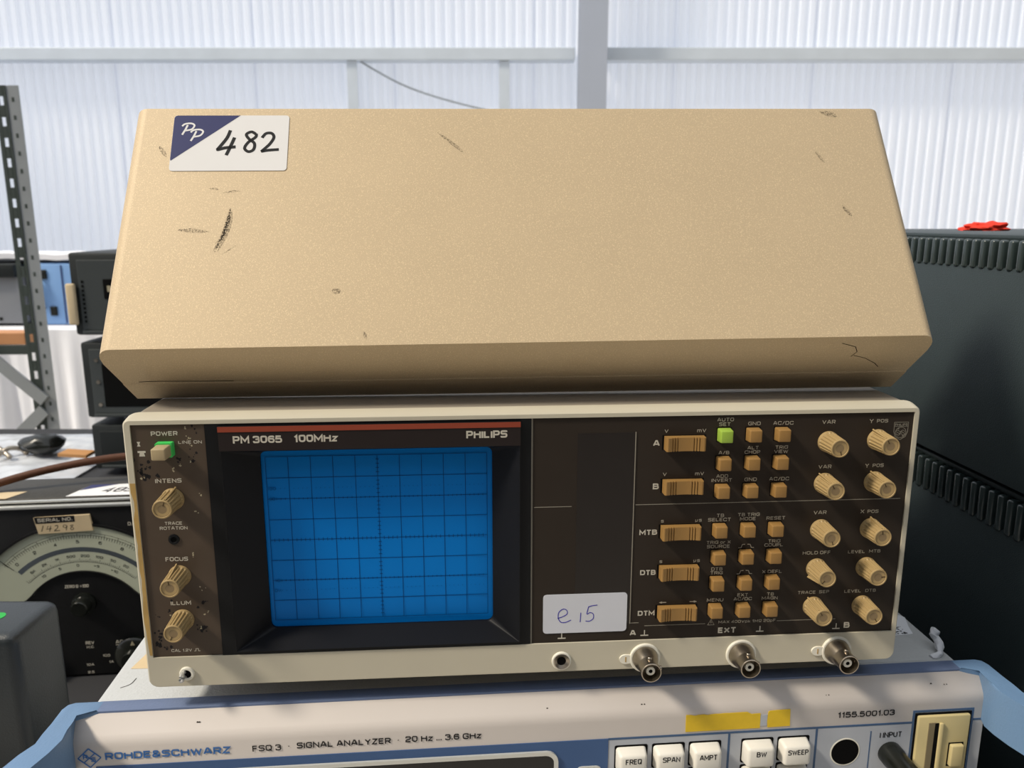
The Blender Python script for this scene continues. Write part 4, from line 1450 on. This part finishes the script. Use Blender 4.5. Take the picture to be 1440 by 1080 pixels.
# stickers on its top
b = prism_z(nbm(), [(-9, 4), (60, 3), (62, 36), (2, 36)], T + 0.02, T + 0.2)
s2 = build('lot_sticker', b, 'sticker_white', AV, label='white sticker with navy corner and number 485')
b = prism_z(nbm(), [(-3, 20), (2, 36), (28, 36)], T + 0.2, T + 0.26)
build('navy_corner', b, 'sticker_navy', AV, parent=s2)
b = text(nbm(), '485', 35, 19, 13, 30, T + 0.3, 0.0, plane='xy', slant=0.25)
build('lot_number', b, 'ink_black', AV, parent=s2)
b = prism_z(nbm(), [(-98, 3), (-62, 3), (-52, 22), (-98, 22)], T + 0.02, T + 0.2)
build('cream_sticker', b, 'paper', AV)
# leather strap
b = nbm()
path = smooth_pts([(-93, 18, T + 3), (-84, 22, T + 7), (-50, 32, T + 15), (-10, 42, T + 21), (30, 50, T + 24), (70, 54, T + 22), (88, 55, T + 9), (92, 55, T + 3)], 6)
tube(b, path, 3.8, 10)
build('leather_strap', b, 'leather', AV, smooth=60, label='brown leather carrying strap')

# ---------------------------------------------------------------- dark slate case in front of it
dc = thing('slate_case', (0, 0, 0), rotz(0), (-410, 467, 0), 'slate grey case standing beside the blue handle in front of the multimeter', 'case')
b = bx(-520, -307.5, 441, 492, 0, 189, 7, 3)
build('shell', b, 'dark_case', dc, smooth=40)
build('green_dot', lathe(nbm(), [(5, 0), (5, 0.3)], 20, (-334, 466, 189), 'z'), 'green_dot', dc, label='small green sticker')

# ---------------------------------------------------------------- stack of black instruments behind
stack = [((-742, 255 + 15), 117, 'black boxed instrument with a pale worn handle, topmost of the stack', 387), ((-735, 0), 121, 'black boxed instrument in the middle of the stack', 242), ((-735, 0), 81, 'black boxed instrument at the bottom of the stack', 0)]


def black_unit(x0, z0, h, label, first_):
    fr = thing('boxed_instrument', (x0, 1320, z0), rotz(2), (215, 180, 0), label, 'instrument', 'stacked black instruments')
    foot = 12.0
    build('case', bx(0, 430, 0, 340, foot, foot + h, 5, 2), 'black_inst', fr, smooth=40)
    build('front_panel', bx(14, 420, -1.5, 3, foot + 8, foot + h - 12, 1), 'inst_face' if first_ < 2 else 'black_inst', fr)
    build('lower_trim', bx(14, 420, -4, 2, foot + 3, foot + 8, 1), 'inst_face', fr)
    f_ = build('foot', lathe(nbm(), [(16, 0), (14, foot + 1)], 18, (60, 40, 0), 'z'), 'rubber', fr, smooth=40)
    for dx, dy in ((310, 0), (0, 260), (310, 260)):
        link_copy(f_, 'foot', fr.root, (dx * MM, dy * MM, 0))
    if first_ == 0:
        build('display_window', bx(55, 180, -3, -1, foot + 62, foot + 95, 1), 'slot_black', fr)
        build('window_mark', bx(62, 68, -3.6, -2.9, foot + 74, foot + 84), 'chip_light', fr)
        build('side_strap', bx(-6, 10, -8, -1, foot + 18, foot + 88, 4, 3), 'paper', fr, smooth=40, label='pale worn strap')
        b_ = nbm()
        sl = bx(19, 22.5, -2.2, -1.2, foot + 22, foot + 26)
        s0 = build('vent_slot', sl, 'slot_black', fr)
        for k in range(1, 10):
            link_copy(s0, 'vent_slot', fr.root, (0, 0, k * 7.4 * MM))
    elif first_ == 1:
        s0 = build('screw', lathe(nbm(), [(3.5, 1.4), (3.2, 3)], 16, (26, 0, foot + 24)), 'nickel', fr, smooth=40)
        link_copy(s0, 'screw', fr.root, (0, 0, 40 * MM))
        link_copy(s0, 'screw', fr.root, (0, 0, 78 * MM))
        build('recess', bx(34, 410, -2, -1.2, foot + 20, foot + 96), 'slot_black', fr)
    return fr


black_unit(-735, 0, 81, stack[2][2], 2)
black_unit(-738, 93, 133, stack[1][2], 1)
black_unit(-742, 238, 139, stack[0][2], 0)

# ---------------------------------------------------------------- tower of two dark cabinets at the right


def cabinet(x0, y0, y1, z0, z1, label, rz, band, inset=0.0):
    fr = thing('dark_cabinet', (x0, 0, z0), rotz(rz), (160, (y0 + y1) / 2, 0), label, 'cabinet', 'dark cabinets at the right')
    h = z1 - z0
    build('body', bx(6, 330, y0, y1, 0, h - 4, 4, 2), 'tower', fr, smooth=40)
    build('side_skin', bx(0, 6.5, y0 + 2, y1 - 2, 0.5, h - band - 3, 2, 2), 'tower', fr, smooth=40)
    build('top_lid', bx(4, 332, y0, y1, h - 4, h, 1.8, 2), 'tower', fr, smooth=40)
    pitch_ = 8.6
    n_ = int((y1 - y0 - 12) / pitch_)
    r0 = build('vent_rib', bx(-1.5, 7, y0 + 8, y0 + 8 + 5.0, h - band - 5, h - 3.2, 1.8, 3), 'tower_rib', fr, smooth=40)
    for k in range(1, n_):
        link_copy(r0, 'vent_rib', fr.root, (0, k * pitch_ * MM, 0))
    return fr


cabinet(340, 300, 860, 0, 276, 'dark ribbed cabinet standing on the table, lower of the two', 4.2, 22)
cabinet(338.5, 300, 860, 279, 432, 'dark ribbed cabinet stacked on another cabinet, upper of the two', 4.2, 17)
# spacers between them (feet of the upper cabinet)
# red cloth on top
b = nbm()
bmesh.ops.create_icosphere(b, subdivisions=4, radius=1.0)
for v in b.verts:
    p = v.co.copy()
    nv = noise.noise(p * 2.2 + Vector((3, 1, 7))) * 0.35 + noise.noise(p * 5) * 0.12
    p *= 1 + nv
    if p.z < -0.25:
        p.z = -0.25
    v.co = Vector((p.x * 18 + 416, p.y * 16 + 700, (p.z + 0.25) * 6 + 432))
rfr = Frame(None, (416, 700, 432))
o = build('red_cloth', b, 'red_cloth', rfr, smooth=60)
o.location = (0.416, 0.70, 0.432)
tag(o, 'crumpled bright red cloth lying on the upper dark cabinet', 'cloth')

# ---------------------------------------------------------------- clutter at the left rear of the table
b = nbm()
bmesh.ops.create_grid(b, x_segments=70, y_segments=60, size=1.0)
for v in b.verts:
    x, y = v.co.x, v.co.y
    e = max(0.0, 1 - max(abs(x), abs(y)) ** 6)
    z = 3 + e * (9 + 7 * noise.noise(Vector((x * 2.2, y * 2.4, 1.3))) + 4 * noise.noise(Vector((x * 6, y * 6, 4.0))) + 2 * noise.noise(Vector((x * 15, y * 15, 2.0))))
    v.co = Vector((x * 200 - 960, y * 180 + 1400, max(z, 1)))
bg_f = Frame(None, (-960, 1400, 0))
o = build('plastic_bag', b, 'plastic_bag', bg_f, smooth=70)
o.location = (-0.96, 1.40, 0.001)
tag(o, 'crumpled clear plastic bag of cables lying on the table', 'bag')
b = nbm()
bmesh.ops.create_icosphere(b, subdivisions=3, radius=1.0)
for v in b.verts:
    p = v.co * (1 + 0.25 * noise.noise(v.co * 1.7))
    v.co = Vector((p.x * 42 - 870, p.y * 30 + 1400, p.z * 18 + 34))
fr = Frame(None, (-870, 1400, 16))
o = build('cable_bundle', b, 'rubber', fr, smooth=50)
o.location = (-0.87, 1.4, 0.018)
tag(o, 'coiled black cable bundle on the plastic bag', 'cable')
for k, (x, y) in enumerate(((-955, 1350), (-985, 1380), (-940, 1375), (-1000, 1340))):
    b = nbm()
    tube(b, smooth_pts([(x, y, 20), (x + 14, y + 10, 30), (x + 30, y + 20, 26), (x + 44, y + 12, 20)], 4), 4.5, 8)
    fr = Frame(None, (x, y, 15))
    o = build('metal_lead', b, 'nickel', fr, smooth=50)
    o.location = (x * MM, y * MM, 0.016)
    tag(o, 'short shiny metal lead on the plastic bag', 'lead', 'metal leads on the bag')
b = nbm()
ring_ = [(-26, -10, 0), (24, -14, 0), (30, 10, 0), (-18, 14, 0)]
prism_z(b, [(-810 + x, 1400 + y) for x, y, _ in ring_], 22, 28)
fr = Frame(None, (-810, 1400, 22))
o = build('cardboard_scrap', b, 'card', fr)
o.location = (-0.79, 1.36, 0.026)
o.rotation_euler = (0.1, 0.06, 0.1)
tag(o, 'orange brown cardboard scrap on the plastic bag', 'cardboard')
b = nbm()
bmesh.ops.create_grid(b, x_segments=40, y_segments=24, size=1.0)
for v in b.verts:
    x, y = v.co.x, v.co.y
    v.co = Vector((x * 300 - 720, y * 190 + 1010, 7 + 5 * noise.noise(Vector((x * 3, y * 3, 9))) + 3 * noise.noise(Vector((x * 9, y * 9, 5)))))
fr = Frame(None, (-720, 1010, 0))
o = build('clear_film_sheet', b, 'plastic_bag', fr, smooth=70)
o.location = (-0.72, 1.01, 0)
tag(o, 'wrinkled clear film lying behind the multimeter', 'film')

# ---------------------------------------------------------------- shelving rack behind
rk = thing('shelving_rack', (0, 0, 0), rotz(0), (-1600, 2100, FLOOR), 'grey slotted steel rack with an orange wooden shelf', 'rack')


def slotted_post(x, y):
    h0, h1 = FLOOR, 746.0
    bm_ = nbm()
    box(bm_, x, x + 30, y, y + 3, h0, h1)                      # flange facing the camera
    p = build('post', bm_, 'post_grey', rk)
    bm_ = nbm()
    box(bm_, x - 26, x - 16, y - 2, y + 1, h0, h1)
    box(bm_, x - 6, x + 1, y - 2, y + 3, h0, h1)
    z = h0
    while z < h1:
        box(bm_, x - 17, x - 5, y - 2, y + 1, z, min(z + 26, h1))
        z += 46
    build('slotted_flange', bm_, 'post_dark', rk, parent=p)
    bm_ = nbm()
    z = h0 + 20
    while z < h1 - 10:
        box(bm_, x + 12, x + 18, y - 0.4, y + 0.1, z, z + 10)
        z += 40
    build('post_holes', bm_, 'post_dark', rk, parent=p)
    return p


slotted_post(-1166, 1900)
slotted_post(-2000, 1900)
slotted_post(-2000, 2350)
build('shelf_board', bx(-2020, -1196, 1905, 1960, 142, 172, 2), 'wood_orange', rk)
build('shelf_beam', bx(-2000, -1194, 1904, 1912, 118, 141, 1), 'post_dark', rk)


def bar(p0, p1, w, d, m, name):
    bm_ = nbm()
    p0, p1 = Vector(p0), Vector(p1)
    dd = (p1 - p0).normalized()
    s = Vector((dd.z, 0, -dd.x)) * w / 2
    t = Vector((0, d, 0))
    vs_ = [bm_.verts.new(p) for p in (p0 + s, p0 - s, p1 - s, p1 + s, p0 + s + t, p0 - s + t, p1 - s + t, p1 + s + t)]
    for q in ((0, 1, 2, 3), (4, 7, 6, 5), (0, 4, 5, 1), (1, 5, 6, 2), (2, 6, 7, 3), (3, 7, 4, 0)):
        bm_.faces.new([vs_[i] for i in q])
    build(name, bm_, m, rk)


bar((-1160, 1890, 4), (-1620, 1890, 430), 30, 6, 'post_grey', 'brace')
bar((-1165, 1892, -20), (-1620, 1892, -440), 30, 6, 'post_grey', 'brace')

# ---------------------------------------------------------------- far table with white cloth and cases
ftb = thing('far_table', (0, 0, 0), rotz(0), (-1800, 3500, FLOOR), 'far trestle table hidden under a white cloth', 'table')
build('table_top', bx(-2700, -900, 3200, 3950, -24, 0, 2), 'grey_inst', ftb)
lg = build('leg', bx(-2660, -2620, 3240, 3280, FLOOR, -24), 'table_leg', ftb)
for dx, dy in ((1680, 0), (0, 630), (1680, 630)):
    link_copy(lg, 'leg', ftb.root, (dx * MM, dy * MM, 0))
b = nbm()
path = []
NXs = 120
for i in range(NXs + 1):
    x = -2740 + 1880 * i / NXs
    path.append((x, 3190 - 14 * math.sin(i * 0.55) - 8 * math.sin(i * 1.31)))
rings = []
for z, amp in ((4, 0), (-60, 0.3), (-250, 0.8), (-500, 1.3), (FLOOR + 20, 1.8)):
    rings.append([(x, 3185 + (y - 3190) * amp, z) for x, y in path])
vr = [[b.verts.new(p) for p in r] for r in rings]
back_ = [b.verts.new((x, 3960, 4)) for x, y in path]
for a, c in zip([back_] + vr, vr):
    for i in range(NXs):
        b.faces.new((a[i], a[i + 1], c[i + 1], c[i]))
fr = Frame(None, (-1800, 3500, FLOOR))
o = build('tablecloth', b, 'cloth_white', fr, smooth=60)
o.location = (-1.8, 3.5, FLOOR * MM)
tag(o, 'white cloth hanging to the floor from the far table', 'tablecloth')
# blue case
bc = thing('blue_case', (-2055, 3330, 5), rotz(0), (130, 150, 0), 'light blue hard case with black corner fittings on the far table', 'case')
build('shell', bx(0, 330, 0, 300, 0, 262, 12, 2), 'blue_case', bc, smooth=40)
s0 = build('corner_fitting', bx(60, 90, -6, 4, 195, 235, 4), 'rubber', bc)
link_copy(s0, 'corner_fitting', bc.root, (0.028, 0, -0.155))
build('seam', bx(150, 154, -3, 2, 8, 254), 'sticker_navy', bc)
b = nbm()
tube(b, smooth_pts([(70, -6, 205), (42, -24, 180), (38, -26, 120), (72, -8, 70)], 5), 5, 8)
build('strap', b, 'rubber', bc, smooth=50)
# grey instrument
gi = thing('grey_instrument', (-2510, 3300, 5), rotz(0), (200, 180, 0), 'grey bench instrument behind the slotted rack post on the far table', 'instrument')
build('case', bx(0, 440, 0, 360, 10, 235, 10, 2), 'grey_inst', gi, smooth=40)
build('hood_shade', bx(-4, 444, -30, 360, 205, 262, 8, 2), 'black_inst', gi, smooth=40)  # black block added for the dark shade along the instrument's top
s0 = build('socket', lathe(nbm(), [(7, 0), (7, 5)], 16, (60, 0, 30)), 'rubber', gi)
for k in range(1, 9):
    link_copy(s0, 'socket', gi.root, (k * 0.036, 0, 0))
s0 = build('foot', lathe(nbm(), [(14, 0), (14, 11)], 16, (40, 40, 0), 'z'), 'rubber', gi)
for dx, dy in ((360, 0), (0, 270), (360, 270)):
    link_copy(s0, 'foot', gi.root, (dx * MM, dy * MM, 0))
# white folded cloth over both
b = nbm()
bmesh.ops.create_grid(b, x_segments=60, y_segments=20, size=1.0)
for v in b.verts:
    x, y = v.co.x, v.co.y
    sag = 10 * noise.noise(Vector((x * 4, y * 3, 2)))
    v.co = Vector((x * 400 - 2070, y * 150 + 3480, 305 + sag))
bmesh.ops.solidify(b, geom=b.faces[:], thickness=22)
fr = Frame(None, (-2070, 3480, 290))
o = build('folded_sheet', b, 'cloth_white', fr, smooth=60)
o.location = (-2.07, 3.48, 0.290)
tag(o, 'folded white sheet draped over the blue case and grey instrument', 'cloth')
